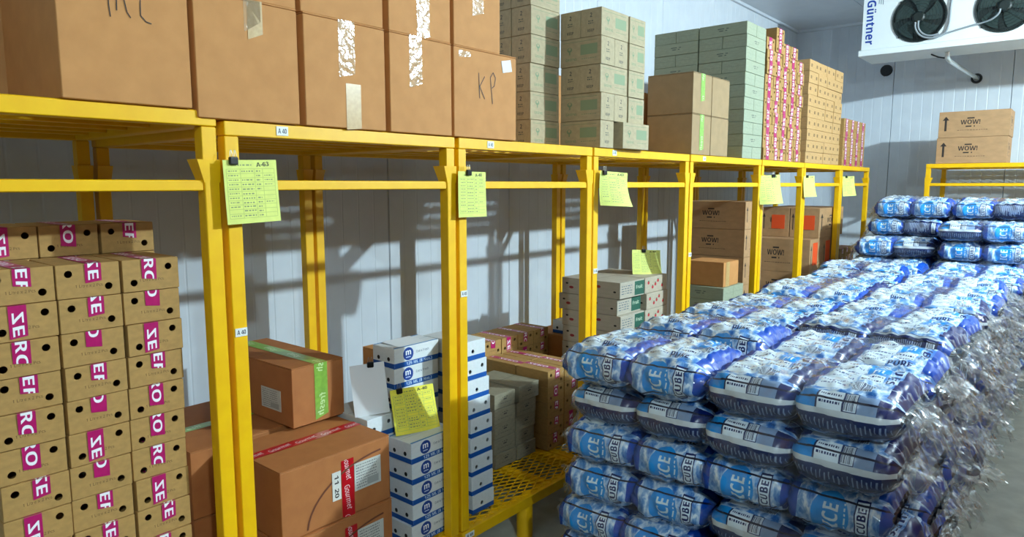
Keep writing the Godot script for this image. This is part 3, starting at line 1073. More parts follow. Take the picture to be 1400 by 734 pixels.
func build_ice() -> void:
	var packs := []
	for k in 4:
		packs.append(pillow(0.280, 0.430, 0.149, 20, 60, 500 + k, 0.016, 0.006, 0.22, M["ice %d" % k]))
	var films := []
	for k in 3:
		films.append(pillow(0.562, 0.444, 0.157, 40, 76, 600 + k, 0.008, 0.009, 0.22, M.film))
	var flaps := {}
	for k in 4:
		flaps[k] = [flap_mesh(700 + k, -1.0), flap_mesh(720 + k, 1.0)]
	# black plastic pallets under them
	for k in 4:
		var zc := -2.0 - 0.02 - 1.29 * (k + 0.5) - 0.11 * k * 0.3
		var p := thing("plastic_pallet", "black plastic pallet under the ice bags, %s from the end away from the cooler" % ordinal(k), "pallet", Vector3(-0.90, 0, zc), 0.0, "plastic pallets under the ice")
		for q in 7:
			part("deck_board", box_mesh(Vector3(1.06, 0.022, 0.13), M.plastic_black, false), p, Vector3(0, 0.124, -0.54 + q * 0.18))
		for sx in [-1, 0, 1]:
			part("runner", box_mesh(Vector3(0.1, 0.02, 1.2), M.plastic_black, false), p, Vector3(sx * 0.47, 0, 0))
			for sz in [-1, 0, 1]:
				part("block", box_mesh(Vector3(0.12, 0.104, 0.15), M.plastic_black, false), p, Vector3(sx * 0.46, 0.02, sz * 0.52))
	rng.seed = 4242
	for row in 13:
		for col in 2:
			var layers := 6
			if row == 9: layers = 7 if col == 0 else 8
			if row >= 10: layers = 9
			if row == 4 and col == 1 or row == 6: layers = 6
			for l in layers:
				var pallet := row / 3
				var x := -1.18 if col == 0 else -0.62
				var z := -2.0 - 0.215 - 0.43 * row - 0.035 * mini(pallet, 3)
				var y := 0.147 + l * 0.1465
				var side := "rack" if col == 0 else "aisle"
				var lab := "clear-wrapped bundle of blue ice bags, %s layer up, %s row in, %s side" % [ordinal(l), ordinal(row), side]
				var at := Vector3(x + rng.randf_range(-0.028, 0.028), y, z + rng.randf_range(-0.012, 0.012))
				if row == 0: at.z += rng.randf_range(-0.02, 0.02)
				var b := thing("ice_bag_bundle", lab, "ice bag", at, deg_to_rad(rng.randf_range(-4.0, 4.0)), "bundles of ice bags on the pallets")
				b.rotation.z = deg_to_rad(rng.randf_range(-2.0, 2.0))
				b.rotation.x = deg_to_rad(rng.randf_range(-1.5, 1.5))
				if l == layers - 1 and row > 0:
					b.rotation.y = deg_to_rad(rng.randf_range(-6, 6))
					b.rotation.x = deg_to_rad(rng.randf_range(-3, 3))
					b.position.x += rng.randf_range(-0.03, 0.03)
					b.scale.y = rng.randf_range(0.92, 1.12)
				var v: int = rng.randi() % 4
				if row == 0:
					v = [[3, 1, 3, 1, 0, 3], [0, 0, 0, 1, 0, 0]][col][l]
				for s in [-1, 1]:
					var q := part("ice_bag", packs[(v + (1 if s == 1 and row > 0 and rng.randf() < 0.4 else 0)) % 4], b, Vector3(s * 0.135, 0.001, 0))
					q.position.y += 0.002
				part("film_wrap", films[rng.randi() % 3], b, Vector3(0, -0.004, 0), "clear plastic wrap")
				var fk: int = rng.randi() % 4
				for e in 2:
					var open_end: bool = (e == 0 and col == 0) or (e == 1 and (col == 1 or l == layers - 1))
					if open_end and rng.randf() < 0.75:
						var fl := part("film_end", flaps[fk][e], b, Vector3.ZERO, "crumpled clear end of the wrap")
						var k := rng.randf_range(0.7, 1.25)
						fl.scale = Vector3(1.0, k, rng.randf_range(0.8, 1.05))
						fl.position.y = 0.072 * (1.0 - k)

# ---------------------------------------------------------------- cooler
func build_cooler() -> void:
	var x0 := -1.94
	var x1 := 1.0
	var zf := -7.8
	var y0 := 2.93
	var y1 := 3.47
	var t := thing("ceiling_cooler", "white ceiling-hung evaporator cooler with dark round fans and blue lettering", "cooler", Vector3((x0 + x1) * 0.5, y0, zf - 0.26))
	var hw := (x1 - x0) * 0.5
	var org := t.position
	# casing with round fan openings in the front sheet
	var cs := [-1.44, -0.76, -0.08, 0.60]
	var r := 0.218
	var mb := MB.new()
	mb.box(Vector3(0, (y1 - y0) * 0.5, -0.0005), Vector3(hw * 2, y1 - y0, 0.501), 0.002)
	part("casing", mb.mesh(M.casing), t)
	# front sheet with holes
	mb = MB.new()
	var zz := zf + 0.0 - org.z
	var edges := [x0]
	for c in cs: edges.append_array([c - 0.25, c + 0.25])
	edges.append(x1)
	for k in range(0, edges.size() - 1, 2):
		mb.quad(Vector3(edges[k] - org.x, 0, zz), Vector3(edges[k + 1] - org.x, 0, zz), Vector3(edges[k + 1] - org.x, y1 - y0, zz), Vector3(edges[k] - org.x, y1 - y0, zz), Vector3.BACK)
	for c in cs:
		var cy := 3.20 - y0
		var ins := []
		var outs := []
		for k in 32:
			var a := TAU * k / 32 + TAU / 64
			var d := Vector2(cos(a), sin(a))
			var lim := minf(0.25 / maxf(absf(d.x), 1e-5), (y1 - y0 - cy) / d.y if d.y > 0 else -cy / d.y)
			ins.append(mb.vert(Vector3(c - org.x + d.x * r, cy + d.y * r, zz), Vector3.BACK))
			outs.append(mb.vert(Vector3(c - org.x + d.x * lim, cy + d.y * lim, zz), Vector3.BACK))
		for k in 32:
			mb.quad_i(ins[k], ins[(k + 1) % 32], outs[(k + 1) % 32], outs[k])
		for q in [[1, 1], [-1, 1], [-1, -1], [1, -1]]:
			var corner := Vector2(0.25 * q[0], (y1 - y0 - cy) if q[1] > 0 else -cy)
			var an := fposmod(atan2(corner.y, corner.x), TAU)
			var k1 := int(floor((an - TAU / 64) / (TAU / 32)))
			mb.tri_i(outs[posmod(k1, 32)], outs[posmod(k1 + 1, 32)], mb.vert(Vector3(c - org.x + corner.x, cy + corner.y, zz), Vector3.BACK))
	part("front_sheet", mb.mesh(M.casing), t)
	# drip tray
	mb = MB.new()
	mb.box(Vector3(0, -0.015, 0.012), Vector3(hw * 2 + 0.04, 0.06, 0.56), 0.006)
	part("drip_tray", mb.mesh(M.casing), t)
	for c in cs:
		var cp := Vector3(c - org.x, 3.20 - y0, zz)
		mb = MB.new()
		mb.lathe([Vector2(r - 0.004, -0.02), Vector2(r + 0.001, 0.012), Vector2(r + 0.012, 0.014), Vector2(r + 0.016, 0.0)], cp, Vector3.BACK, 40)
		var ring := part("fan_ring", mb.mesh(M.fan_dark), t)
		for k in 4:
			mb = MB.new()
			mb.box(Vector3.ZERO, Vector3(0.016, 0.022, 0.016), 0.002)
			var an := PI * 0.25 + k * PI * 0.5
			part("bracket", mb.mesh(M.fan_dark), ring, cp + Vector3(cos(an), sin(an), 0) * (r + 0.012) + Vector3(0, 0, 0.006))
		mb = MB.new()
		mb.lathe([Vector2(r - 0.002, -0.002), Vector2(r - 0.006, -0.006), Vector2(0.001, -0.008)], cp, Vector3.BACK, 40)
		part("fan_shroud", mb.mesh(M.fan_dark), t)
		for k in 5:
			mb = MB.new()
			var pts := []
			var uvs := []
			for i in 6:
				var rr := lerpf(0.05, r - 0.02, i / 5.0)
				for j in 4:
					var a2 := TAU * k / 5 + (j / 3.0 - 0.5) * 0.9 + i * 0.06
					pts.append(cp + Vector3(cos(a2) * rr, sin(a2) * rr, 0.004 + 0.012 * (j / 3.0)))
					uvs.append(Vector2.ZERO)
			mb.sheet(pts, 4, uvs)
			part("fan_blade", mb.mesh(M.fan_blade), t)
		mb = MB.new()
		mb.lathe([Vector2(0.055, 0.0), Vector2(0.055, 0.03), Vector2(0.04, 0.04), Vector2(0.001, 0.04)], cp, Vector3.BACK, 24)
		part("fan_hub", mb.mesh(M.fan_dark), t)
		mb = MB.new()
		for k in 6:
			var rg := 0.07 + k * 0.026
			var ring2 := []
			for q in 37: ring2.append(cp + Vector3(cos(TAU * q / 36) * rg, sin(TAU * q / 36) * rg, 0.045 - 0.02 * k / 5.0))
			mb.tube(ring2, 0.0014, 4, false)
		for k in 8:
			var a3 := TAU * k / 8
			mb.bar(cp + Vector3(cos(a3), sin(a3), 0) * 0.05 + Vector3(0, 0, 0.044), cp + Vector3(cos(a3), sin(a3), 0) * r + Vector3(0, 0, 0.02), 0.003, 0.003, Vector3.BACK)
		part("fan_guard", mb.mesh(M.fan_dark), t)
	# cables hanging across the fans
	var cabs := [
		[Vector3(-1.46, 3.15, 0.05), Vector3(-1.455, 3.09, 0.05), Vector3(-1.42, 3.03, 0.045), Vector3(-1.36, 2.995, 0.04), Vector3(-1.27, 2.99, 0.03), Vector3(-1.19, 3.02, 0.02), Vector3(-1.0, 3.06, 0.02), Vector3(-0.93, 3.07, 0.02), Vector3(-0.85, 3.09, 0.04), Vector3(-0.80, 3.13, 0.05), Vector3(-0.79, 3.17, 0.05)],
		[Vector3(-1.435, 3.16, 0.05), Vector3(-1.43, 3.09, 0.05), Vector3(-1.39, 3.035, 0.045), Vector3(-1.33, 3.01, 0.04), Vector3(-1.26, 3.02, 0.03)],
		[Vector3(-1.30, 2.995, 0.03), Vector3(-1.22, 3.02, 0.02), Vector3(-1.185, 3.10, 0.02), Vector3(-1.18, 3.25, 0.02), Vector3(-1.17, 3.44, 0.02)],
	]
	for c in cabs:
		var cv := Curve3D.new()
		for i in c.size():
			var d: Vector3 = (c[mini(i + 1, c.size() - 1)] - c[maxi(i - 1, 0)]) * 0.18
			var pt: Vector3 = Vector3(c[i].x, c[i].y, zf + c[i].z) - org
			cv.add_point(pt, -d, d)
		cv.bake_interval = 0.02
		mb = MB.new()
		mb.tube(Array(cv.get_baked_points()), 0.0085, 8)
		part("cable", mb.mesh(M.cable), t)
	# lettering down the end of the front
	var tm := TextMesh.new()
	tm.text = "Güntner"
	tm.font = font_bold
	tm.font_size = 64
	tm.pixel_size = 0.0017
	tm.depth = 0.001
	tm.material = M.blue_ink
	var o := part("lettering", tm, t, Vector3(-1.868 - org.x, 3.215 - y0, zz + 0.002), "blue lettering")
	o.rotation.z = -PI / 2
	mb = MB.new()
	for k in 3:
		mb.box(Vector3(-1.80 + k * 0.018 - org.x, 3.43 - y0 - k * 0.006, zz + 0.001), Vector3(0.005, 0.09, 0.001), 0.0002)
	part("small_print", mb.mesh(M.grey_ink), t)
	# hangers
	for x in [-1.6, -0.2, 0.8]:
		mb = MB.new()
		mb.tube([Vector3(x - org.x, y1 - y0 - 0.01, 0), Vector3(x - org.x, CEIL_Y - y0, 0)], 0.008, 8)
		part("hanger", mb.mesh(M.steel), t)
	# drain pipe to the wall
	var dp := thing("drain_pipe", "bright metal drain pipe running from the cooler tray into the back wall", "pipe", Vector3(-1.2, 2.86, -8.05))
	mb = MB.new()
	mb.tube([Vector3(-0.02, 0.025, 0.0), Vector3(-0.02, -0.03, -0.01), Vector3(-0.005, -0.055, -0.06), Vector3(0.10, -0.105, -1.08), Vector3(0.10, -0.108, -1.145)], 0.022, 12)
	part("pipe", mb.mesh(M.pipe), dp)
	mb = MB.new()
	mb.lathe([Vector2(0.03, 0.0), Vector2(0.05, 0.002), Vector2(0.055, -0.012)], Vector3(0.10, -0.108, -1.13), Vector3.BACK, 20)
	part("wall_collar", mb.mesh(M.plastic_black), dp)
	mb = MB.new()
	mb.tube([Vector3(-0.16, 0.02, 0.0), Vector3(-0.10, -0.01, -0.02), Vector3(-0.03, -0.03, -0.03)], 0.007, 8)
	part("heater_wire", mb.mesh(M.plastic_black), dp)
	mb = MB.new()
	mb.lathe([Vector2(0.001, 0.03), Vector2(0.058, 0.03), Vector2(0.062, 0.02), Vector2(0.062, 0.0), Vector2(0.07, -0.002)], Vector3.ZERO, Vector3.BACK, 28)
	solid("pressure_vent", mb.mesh(M.plastic_black), "black round pressure vent on the back wall under the cooler", "vent", Vector3(-2.0, 2.93, WALL_Z + 0.001))

# ---------------------------------------------------------------- stock sheets with binder clips
func stock_sheet(at: Vector3, w: float, h: float, turn: float, mat: Material, label: String, curl := 0.0, lean := 0.0, tilt := 0.0, clip_at := -0.25, group := "stock sheets on the racks", clip := true) -> Node3D:
	# hangs from `at` (middle of its upper edge); faces local +x
	var t := thing("stock_sheet", label, "paper sheet", at, turn, group)
	var mb := MB.new()
	var pts := []
	var uvs := []
	for i in 11:
		for j in 9:
			var u := j / 8.0
			var v := i / 10.0
			var p := Vector3(0.002 + curl * (v * v) * (0.6 + 0.8 * u) + curl * 0.5 * sin(u * PI) * v + lean * v * h, -v * h, (0.5 - u) * w)
			p = p.rotated(Vector3.RIGHT, tilt)
			pts.append(p)
			uvs.append(Vector2(u, v))
	mb.sheet(pts, 9, uvs)
	part("paper", mb.mesh(mat), t)
	if clip:
		var c := MB.new()
		c.box(Vector3(0.006, -0.004, -clip_at * w), Vector3(0.012, 0.022, 0.026), 0.003)
		var cl := part("binder_clip", c.mesh(M.clip_black), t, Vector3.ZERO, "black binder clip")
		for s in [-0.006, 0.006]:
			c = MB.new()
			var z: float = -clip_at * w + s
			c.tube([Vector3(0.006, 0.006, z - 0.004), Vector3(0.005, 0.022, z - 0.002), Vector3(0.004, 0.026, z), Vector3(0.005, 0.022, z + 0.002), Vector3(0.006, 0.006, z + 0.004)], 0.0009, 5)
			part("clip_lever", c.mesh(M.steel), cl)
	return t

# ---------------------------------------------------------------- goods on the upper platforms
func span(x0: float, dx: float, z0: float, z1: float, y: float) -> Vector3:
	return Vector3(x0 - dx * 0.5, y, (z0 + z1) * 0.5)

func front_tape(t: Node3D, s: Vector3, z: float, y0: float, y1: float, w: float, mat: Material, ragged := 0.004) -> void:
	part("tape", tape_mesh([Vector3(s.x * 0.5, y1, z), Vector3(s.x * 0.5, y0, z)], [Vector3.RIGHT], Vector3.FORWARD, w, mat, 0.0, 0.3, ragged), t)

func build_top_kraft() -> void:
	var zs := [[-0.566, -0.868], [-0.884, -1.190], [-1.206, -1.516], [-1.535, -1.826], [-1.842, -2.194]]
	var said := ["with black pen letters", "with crumpled tape at its top edge", "with two strips of tape down its face", "with one shiny tape strip", "with KP in pen and white sticker"]
	for k in 5:
		var d := 0.41
		var h := 0.331
		var y := TOP + (0.022 if k == 0 else 0.001)
		var len: float = zs[k][0] - zs[k][1]
		var s := Vector3(d, h, len)
		var t := big_carton("kraft_carton", "large plain kraft carton on the yellow platform, " + said[k], span(-1.83, d, zs[k][0], zs[k][1], y), s, M.kraft, [0.0, -0.012, 0.008, 0.0, -0.015][k], "large kraft cartons on the platforms")
		var fx := s.x * 0.5
		match k:
			0:
				part("pen_writing", pen_mesh([[Vector2(-0.04, 0.34), Vector2(-0.038, 0.27), Vector2(-0.036, 0.245)], [Vector2(-0.02, 0.30), Vector2(-0.021, 0.262)], [Vector2(-0.005, 0.30), Vector2(0.002, 0.262), Vector2(0.01, 0.25)], [Vector2(0.035, 0.32), Vector2(0.033, 0.26), Vector2(0.045, 0.247), Vector2(0.058, 0.244)]], Vector3(fx, -0.045, 0), Vector3.FORWARD, Vector3.RIGHT, 0.0025), t)
			1:
				front_tape(t, s, -0.02, 0.235, h, 0.045, M.tape_cream, 0.012)
				front_tape(t, s, -0.012, 0.262, h, 0.05, M.tape_clear, 0.02)
			2:
				front_tape(t, s, 0.0, 0.165, h, 0.062, M.tape_clear, 0.01)
				front_tape(t, s, -0.022, 0.0, 0.14, 0.058, M.tape_cream)
			3:
				front_tape(t, s, 0.03, 0.165, h, 0.058, M.tape_clear, 0.012)
			4:
				part("pen_writing", pen_mesh([[Vector2(-0.045, 0.245), Vector2(-0.04, 0.15)], [Vector2(-0.012, 0.235), Vector2(-0.04, 0.195), Vector2(-0.012, 0.15)], [Vector2(0.02, 0.235), Vector2(0.032, 0.135)], [Vector2(0.02, 0.235), Vector2(0.036, 0.255), Vector2(0.05, 0.235), Vector2(0.042, 0.205), Vector2(0.028, 0.195)]], Vector3(fx, 0, 0), Vector3.FORWARD, Vector3.RIGHT, 0.003), t)
				part("sticker", label_mesh(0.055, 0.045, M.white_paper, Vector3.RIGHT, 0.2), t, Vector3(fx, 0.288, -0.115), "small white sticker")
				front_tape(t, s, 0.12, 0.295, 0.315, 0.06, M.tape_clear)
		# the second layer
		var z0: float = zs[k][0]
		var z1: float = zs[k][1]
		if k == 4: z1 = -2.10
		var s2 := Vector3(d, 0.33, z0 - z1)
		var t2 := big_carton("kraft_carton", "large kraft carton stacked on that " + said[k], span(-1.83 - 0.004, d, z0, z1, y + h), s2, M.kraft, [0.01, 0.0, -0.006, 0.01, 0.0][k], "large kraft cartons on the platforms")
		if k >= 3:
			front_tape(t2, s2, 0.0 if k == 4 else -0.01, 0.0 if k == 3 else 0.13, 0.33, 0.06, M.tape_clear, 0.012)

# the inner row on the platforms, against the wall side
func build_top_inner() -> void:
	var z := 0.06
	var k := 0
	while z > -7.6:
		var len := 0.44
		var x := -2.31 if z > -4.3 or z < -5.2 else -2.60
		var d := 0.47 if x > -2.5 else 0.20
		big_carton("kraft_carton", "kraft carton in the inner row on the platforms, %s along" % ordinal(k), Vector3(x - d * 0.5, TOP + (0.023 if z > -0.9 else 0.001), z - len * 0.5), Vector3(d, 0.42, len), M.kraft, 0.0, "kraft cartons in the inner row")
		z -= 0.452
		if z < -0.45 and z > -0.94: z = -0.957
		k += 1

func build_top_green() -> void:
	var h := 0.1305
	var g := "pale cartons with green print on the platform"
	var y := TOP + 0.001
	rng.seed = 11
	var j := func() -> float: return rng.randf_range(-0.003, 0.003)
	# recessed column
	for r in 6:
		for q in 2:
			small_carton("printed_carton", span(-2.07 - q * 0.122, 0.12, -2.585, -2.815, y + r * h) + Vector3(j.call(), 0, 0), Vector3(0.12, h - 0.001, 0.228), M.green_print, "pale carton with green print in the set-back stack, %s row up, %s" % [ordinal(r), "outer" if q == 0 else "inner"], g)
	# stack flush with the rail: rows laid crosswise in turn
	for r in 5:
		for q in 2:
			var lab := "pale carton with green print in the cross-laid stack, %s row up, %s" % [ordinal(r), ["outer", "inner"][q] if r % 2 == 0 and r > 0 else ["first of the pair", "second of the pair"][q]]
			if r == 0 and q == 1:
				continue
			if r % 2 == 0 and r > 0:
				small_carton("printed_carton", span(-1.832 - q * 0.121, 0.119, -2.822, -3.066, y + r * h) + Vector3(j.call(), 0, j.call()), Vector3(0.119, h - 0.001, 0.244), M.green_print, lab, g)
			else:
				var c := small_carton("printed_carton", span(-1.832, 0.24, -2.822 - q * 0.122, -2.942 - q * 0.122, y + r * h) + Vector3(j.call(), 0, j.call()), Vector3(0.119, h - 0.001, 0.238), M.green_print, lab, g, 0.0)
				c.rotation.y = -PI / 2
	# the carton that sticks out at the foot and the narrow column over it
	small_carton("printed_carton", span(-1.80, 0.25, -2.975, -3.235, y), Vector3(0.25, 0.128, 0.255), M.green_print, "pale green-printed carton sticking out at the foot of its stack", g)
	for r in range(1, 5):
		small_carton("printed_carton", span(-1.832, 0.24, -3.075 - (r % 2) * 0.004, -3.235, y + r * h + (-0.002 if r == 1 else 0.0)), Vector3(0.238, h - 0.001, 0.155), M.green_print, "narrow green-printed carton in the end column, %s row up" % ordinal(r), g)
	# two kraft cartons with pale green tape
	for r in 2:
		for q in 2:
			var s := Vector3(0.30, 0.238, 0.255)
			var t := big_carton("kraft_carton", "kraft carton with %s tape beside the grey-green stack, %s" % ["pale green" if q == 0 else "no", "lower" if r == 0 else "upper"], span(-1.84, 0.30, -3.815 - q * 0.262, -4.07 - q * 0.262, y + r * 0.239), s, M.kraft_pale, 0.0, "kraft cartons with pale green tape")
			if q == 0:
				part("tape", tape_mesh([Vector3(0, s.y, 0), Vector3(s.x * 0.5, s.y, 0), Vector3(s.x * 0.5, 0.03 + 0.05 * r, 0)], [Vector3.UP, Vector3.RIGHT], Vector3.FORWARD, 0.055, M.green_tape, 0.2, 0.5, 0.006), t)
	# tall stack of long thin cartons, laid crosswise
	var lh := 0.0815
	for r in 11:
		for c in 2:
			for q in 2:
				var s := Vector3(0.168, lh - 0.001, 0.336)
				var xf := -1.842 - c * 0.345
				var lab := "long thin grey-green carton in the tall stack, %s row up, %s, %s" % [ordinal(r), "aisle side" if c == 0 else "wall side", "first of pair" if q == 0 else "second of pair"]
				if (r + c) % 2 == 0:
					var o := small_carton("thin_carton", span(xf, 0.338, -4.585 - q * 0.172, -4.755 - q * 0.172, y + r * lh), s, M.thin_green, lab, "long thin grey-green cartons")
					o.rotation.y = -PI / 2
				else:
					small_carton("thin_carton", span(xf - q * 0.17, 0.168, -4.588, -4.926, y + r * lh), s, M.thin_green, lab, "long thin grey-green cartons")

func build_top_far() -> void:
	var y := TOP + 0.001
	rng.seed = 12
	var s := Vector3(0.21, 0.0853, 0.158)
	for c in 5:
		for r in [10, 11, 10, 10, 9][c]:
			zero_carton(span(-1.845, 0.21, -4.965 - c * 0.162, -5.123 - c * 0.162, y + r * 0.0858) + Vector3(rng.randf_range(-0.006, 0.006), 0, 0), s, rng.randi(), "small pink-taped carton high on the platform, %s row up, %s column along" % [ordinal(r), ordinal(c)], "pink-taped cartons on the platform", 0.0, true)
	for c in 4:
		for r in 9:
			small_carton("tan_carton", span(-1.842 + rng.randf_range(-0.004, 0.004), 0.3, -5.905 - c * 0.238, -6.138 - c * 0.238, y + r * 0.0922), Vector3(0.3, 0.0912, 0.234), M.tan_marks, "tan carton with small dark marks, %s row up, %s column along" % [ordinal(r), ordinal(c)], "tan cartons with dark marks")
	for c in 4:
		for r in 5:
			zero_carton(span(-1.85, 0.21, -7.0 - c * 0.195, -7.19 - c * 0.195, y + r * 0.0878), Vector3(0.21, 0.087, 0.19), rng.randi(), "pink-taped carton in low stack at the row's end, %s row up, %s column" % [ordinal(r), ordinal(c)], "pink-taped cartons at the row's end", 0.0, true)
	# cartons on the rack by the back wall
	for r in 2:
		var t := thing("arrow_carton", "brown carton with a black arrow on the back-wall rack, %s" % ["lower", "upper"][r], "carton", Vector3(-0.972 + 0.006 * r, TOP + 0.031 + r * 0.254, -8.115 - 0.19), -PI / 2, "brown arrow cartons on the back-wall rack")
		part("body", box_mesh(Vector3(0.38, 0.253, 0.585), M.wow, true), t)

# ---------------------------------------------------------------- goods inside the racks
func build_bay_one() -> void:
	var h := 0.0853
	rng.seed = 21
	var cols := [[-0.396, -0.540], [-0.543, -0.687], [-0.690, -0.834]]
	var say := ["outer column", "middle column", "post column"]
	for c in 3:
		for r in 14:
			var lean := 0.012 * (r - 7) / 7.0
			zero_carton(span(-1.902 + rng.randf_range(-0.005, 0.005) , 0.215, cols[c][0] - lean * 0.3, cols[c][1] - lean * 0.3, DECK + r * h + 0.002), Vector3(0.215, h - 0.0008, 0.142), rng.randi(), "small kraft carton with pink tape, %s row up, %s of the front stack" % [ordinal(r), say[c]], "pink-taped cartons inside the rack", deg_to_rad(rng.randf_range(-1.6, 1.6)))
		for r in 15:
			zero_carton(span(-2.125, 0.215, cols[c][0] - 0.035, cols[c][1] - 0.035, DECK + r * h + 0.002), Vector3(0.215, h - 0.0008, 0.142), rng.randi(), "small kraft carton with pink tape, %s row up, %s of the stack behind" % [ordinal(r), say[c]], "pink-taped cartons inside the rack", deg_to_rad(rng.randf_range(-1, 1)))

func milk_carton(at: Vector3, end_on: bool, variant: int, label: String) -> void:
	var g := "white blue-banded cartons"
	if end_on:   # narrow holed end towards +x
		var s := Vector3(0.24, 0.0822, 0.134)
		var holes := [Vector2(-0.035, -0.004), Vector2(0.038, 0.012)] if variant % 2 else [Vector2(-0.01, -0.004)]
		solid("milk_carton", holed_mesh(s, M.milk_end, holes, 0.0085, "mk%d" % (variant % 2)), label, "carton", at, 0.0, g)
	else:
		var s := Vector3(0.134, 0.0822, 0.24)
		var t := thing("milk_carton", label, "carton", at, 0.0, g)
		part("body", box_mesh(s, M.milk, true, 0.002), t)
		# holed end panel towards +z
		var e := MB.new()
		for hx in [-0.03, 0.032]:
			e.lathe([Vector2(0.0085, 0.0), Vector2(0.0001, -0.0004)], Vector3(hx, 0.036, 0.1206), Vector3.BACK, 16)
		part("finger_hole", e.mesh(M.plastic_black), t)

func build_bay_two() -> void:
	# cartons with red tape
	for r in 2:
		var s := Vector3(0.34, 0.240, 0.445)
		var t := big_carton("red_taped_carton", "brown carton with red lettered tape, %s of two" % ["lower", "upper"][r], span(-1.902 + 0.008 * (1 - r), 0.34, -1.113, -1.558, DECK + 0.002 + r * 0.241), s, M.kraft_red, 0.012 * (1 - r), "red-taped brown cartons")
		part("tape", tape_mesh([Vector3(-0.02, s.y, s.z * 0.5), Vector3(-0.02, s.y, -s.z * 0.5)], [Vector3.UP], Vector3.RIGHT, 0.05, M.red_tape, 0.1, 0.42, 0.0), t, Vector3.ZERO, "red tape with white script")
		part("tape", tape_mesh([Vector3(s.x * 0.5, s.y * 0.86, -0.035), Vector3(s.x * 0.5, 0.0, -0.035)], [Vector3.RIGHT], Vector3.BACK, 0.052, M.red_tape, 0.3, 0.42, 0.008), t, Vector3.ZERO, "red tape with white script")
		part("shipping_label", label_mesh(0.115, 0.10, M.ship_label, Vector3.RIGHT), t, Vector3(s.x * 0.5, 0.130, -0.12), "pale printed label")
		var arc := []
		for q in 13:
			var an := lerpf(PI * 0.98, PI * 0.52, q / 12.0)
			arc.append(Vector2(0.20 + cos(an) * 0.33, 0.0 + sin(an) * 0.20))
		var am := pen_mesh([arc], Vector3(s.x * 0.5, 0, 0), Vector3.FORWARD, Vector3.RIGHT, 0.007)
		am.surface_set_material(0, M.kraft_mark)
		part("printed_arc", am, t, Vector3.ZERO, "dark printed arc")
		part("count_label", label_mesh(0.035, 0.10, M.count_label, Vector3.RIGHT), t, Vector3(s.x * 0.5, 0.125, 0.012), "pale number label")
	# cartons behind them with green tape
	for r in 2:
		var s := Vector3(0.50, 0.243, 0.60)
		var t := big_carton("green_taped_carton", "wide brown carton with green tape behind the red-taped ones, %s" % ["lower", "upper"][r], span(-2.27, 0.50, -1.0, -1.60, DECK + 0.002 + r * 0.244), s, M.kraft_red, 0.0, "green-taped brown cartons")
		part("tape", tape_mesh([Vector3(0.02, 0.1, s.z * 0.5), Vector3(0.02, s.y, s.z * 0.5), Vector3(0.02, s.y, -s.z * 0.5)], [Vector3.BACK, Vector3.UP], Vector3.RIGHT, 0.05, M.green_tape, 0.0, 0.5), t)
	var s3 := Vector3(0.54, 0.228, 0.232)
	var t3 := big_carton("green_taped_carton", "brown carton with bright green tape round its end, topmost in the rack", span(-2.2, 0.54, -1.345, -1.577, DECK + 0.002 + 0.489), s3, M.kraft_red, 0.02, "green-taped brown cartons")
	part("tape", tape_mesh([Vector3(-s3.x * 0.5, s3.y, -0.01), Vector3(s3.x * 0.5, s3.y, -0.01), Vector3(s3.x * 0.5, 0.02, -0.01)], [Vector3.UP, Vector3.RIGHT], Vector3.FORWARD, 0.058, M.green_tape, 0.1, 0.5, 0.01), t3, Vector3.ZERO, "bright green tape")
	part("shipping_label", label_mesh(0.13, 0.08, M.ship_label, Vector3.BACK), t3, Vector3(0.13, 0.09, s3.z * 0.5), "pale printed label")
	# white cartons with blue bands
	var h := 0.0828
	rng.seed = 31
	for r in 5:
		milk_carton(span(-1.902, 0.134, -1.664, -1.904, DECK + 0.002 + r * h) + Vector3(rng.randf_range(-0.004, 0.0), 0, rng.randf_range(-0.004, 0.004)), false, r, "white carton with blue band and round logo, %s row up in the low front stack" % ordinal(r))
	for r in 9:
		milk_carton(span(-2.062, 0.134, -1.72, -1.96, DECK + 0.002 + r * h) + Vector3(rng.randf_range(-0.004, 0.004), 0, rng.randf_range(-0.004, 0.004)), false, r, "white carton with blue band and round logo, %s row up in the taller stack behind" % ordinal(r))
		milk_carton(span(-1.905, 0.24, -1.998, -2.132, DECK + 0.002 + r * h) + Vector3(-0.006 * r * 0.4, 0, 0.007 * maxi(0, r - 4) + rng.randf_range(-0.004, 0.004)), true, rng.randi(), "white blue-banded carton with its holed end to the aisle, %s row up" % ordinal(r))
	for r in 6:
		milk_carton(span(-2.05, 0.24, -1.573, -1.707, DECK + 0.002 + r * h), true, r, "white blue-banded carton under the white board, %s row up" % ordinal(r))
	big_carton("kraft_carton", "plain kraft carton behind the blue-banded cartons", span(-2.30, 0.25, -1.94, -2.20, DECK + 0.002), Vector3(0.25, 0.64, 0.26), M.kraft, 0.0, "")
	# sheets on them
	stock_sheet(Vector3(-2.035, DECK + 0.42 + 0.165, -1.785), 0.205, 0.168, deg_to_rad(-8), M["sheet 2"], "yellow handwritten stock sheet leaning on the white cartons", 0.01, 0.28, -0.05, -0.3, "stock sheets inside the racks")
	stock_sheet(Vector3(-2.125, DECK + 0.50 + 0.195, -1.635), 0.135, 0.195, deg_to_rad(-28), M.white_paper, "white card with a black clip standing on white cartons", 0.004, 0.18, 0.06, 0.1, "stock sheets inside the racks")
	var flat := stock_sheet(Vector3(-2.18, DECK + 0.002 + 9 * h + 0.003, -1.83), 0.15, 0.12, 0.0, M.white_paper, "white sheet lying on top of the taller white carton stack", 0.0, 0.0, 0.0, -0.3, "stock sheets inside the racks", false)
	flat.rotation.z = deg_to_rad(87)

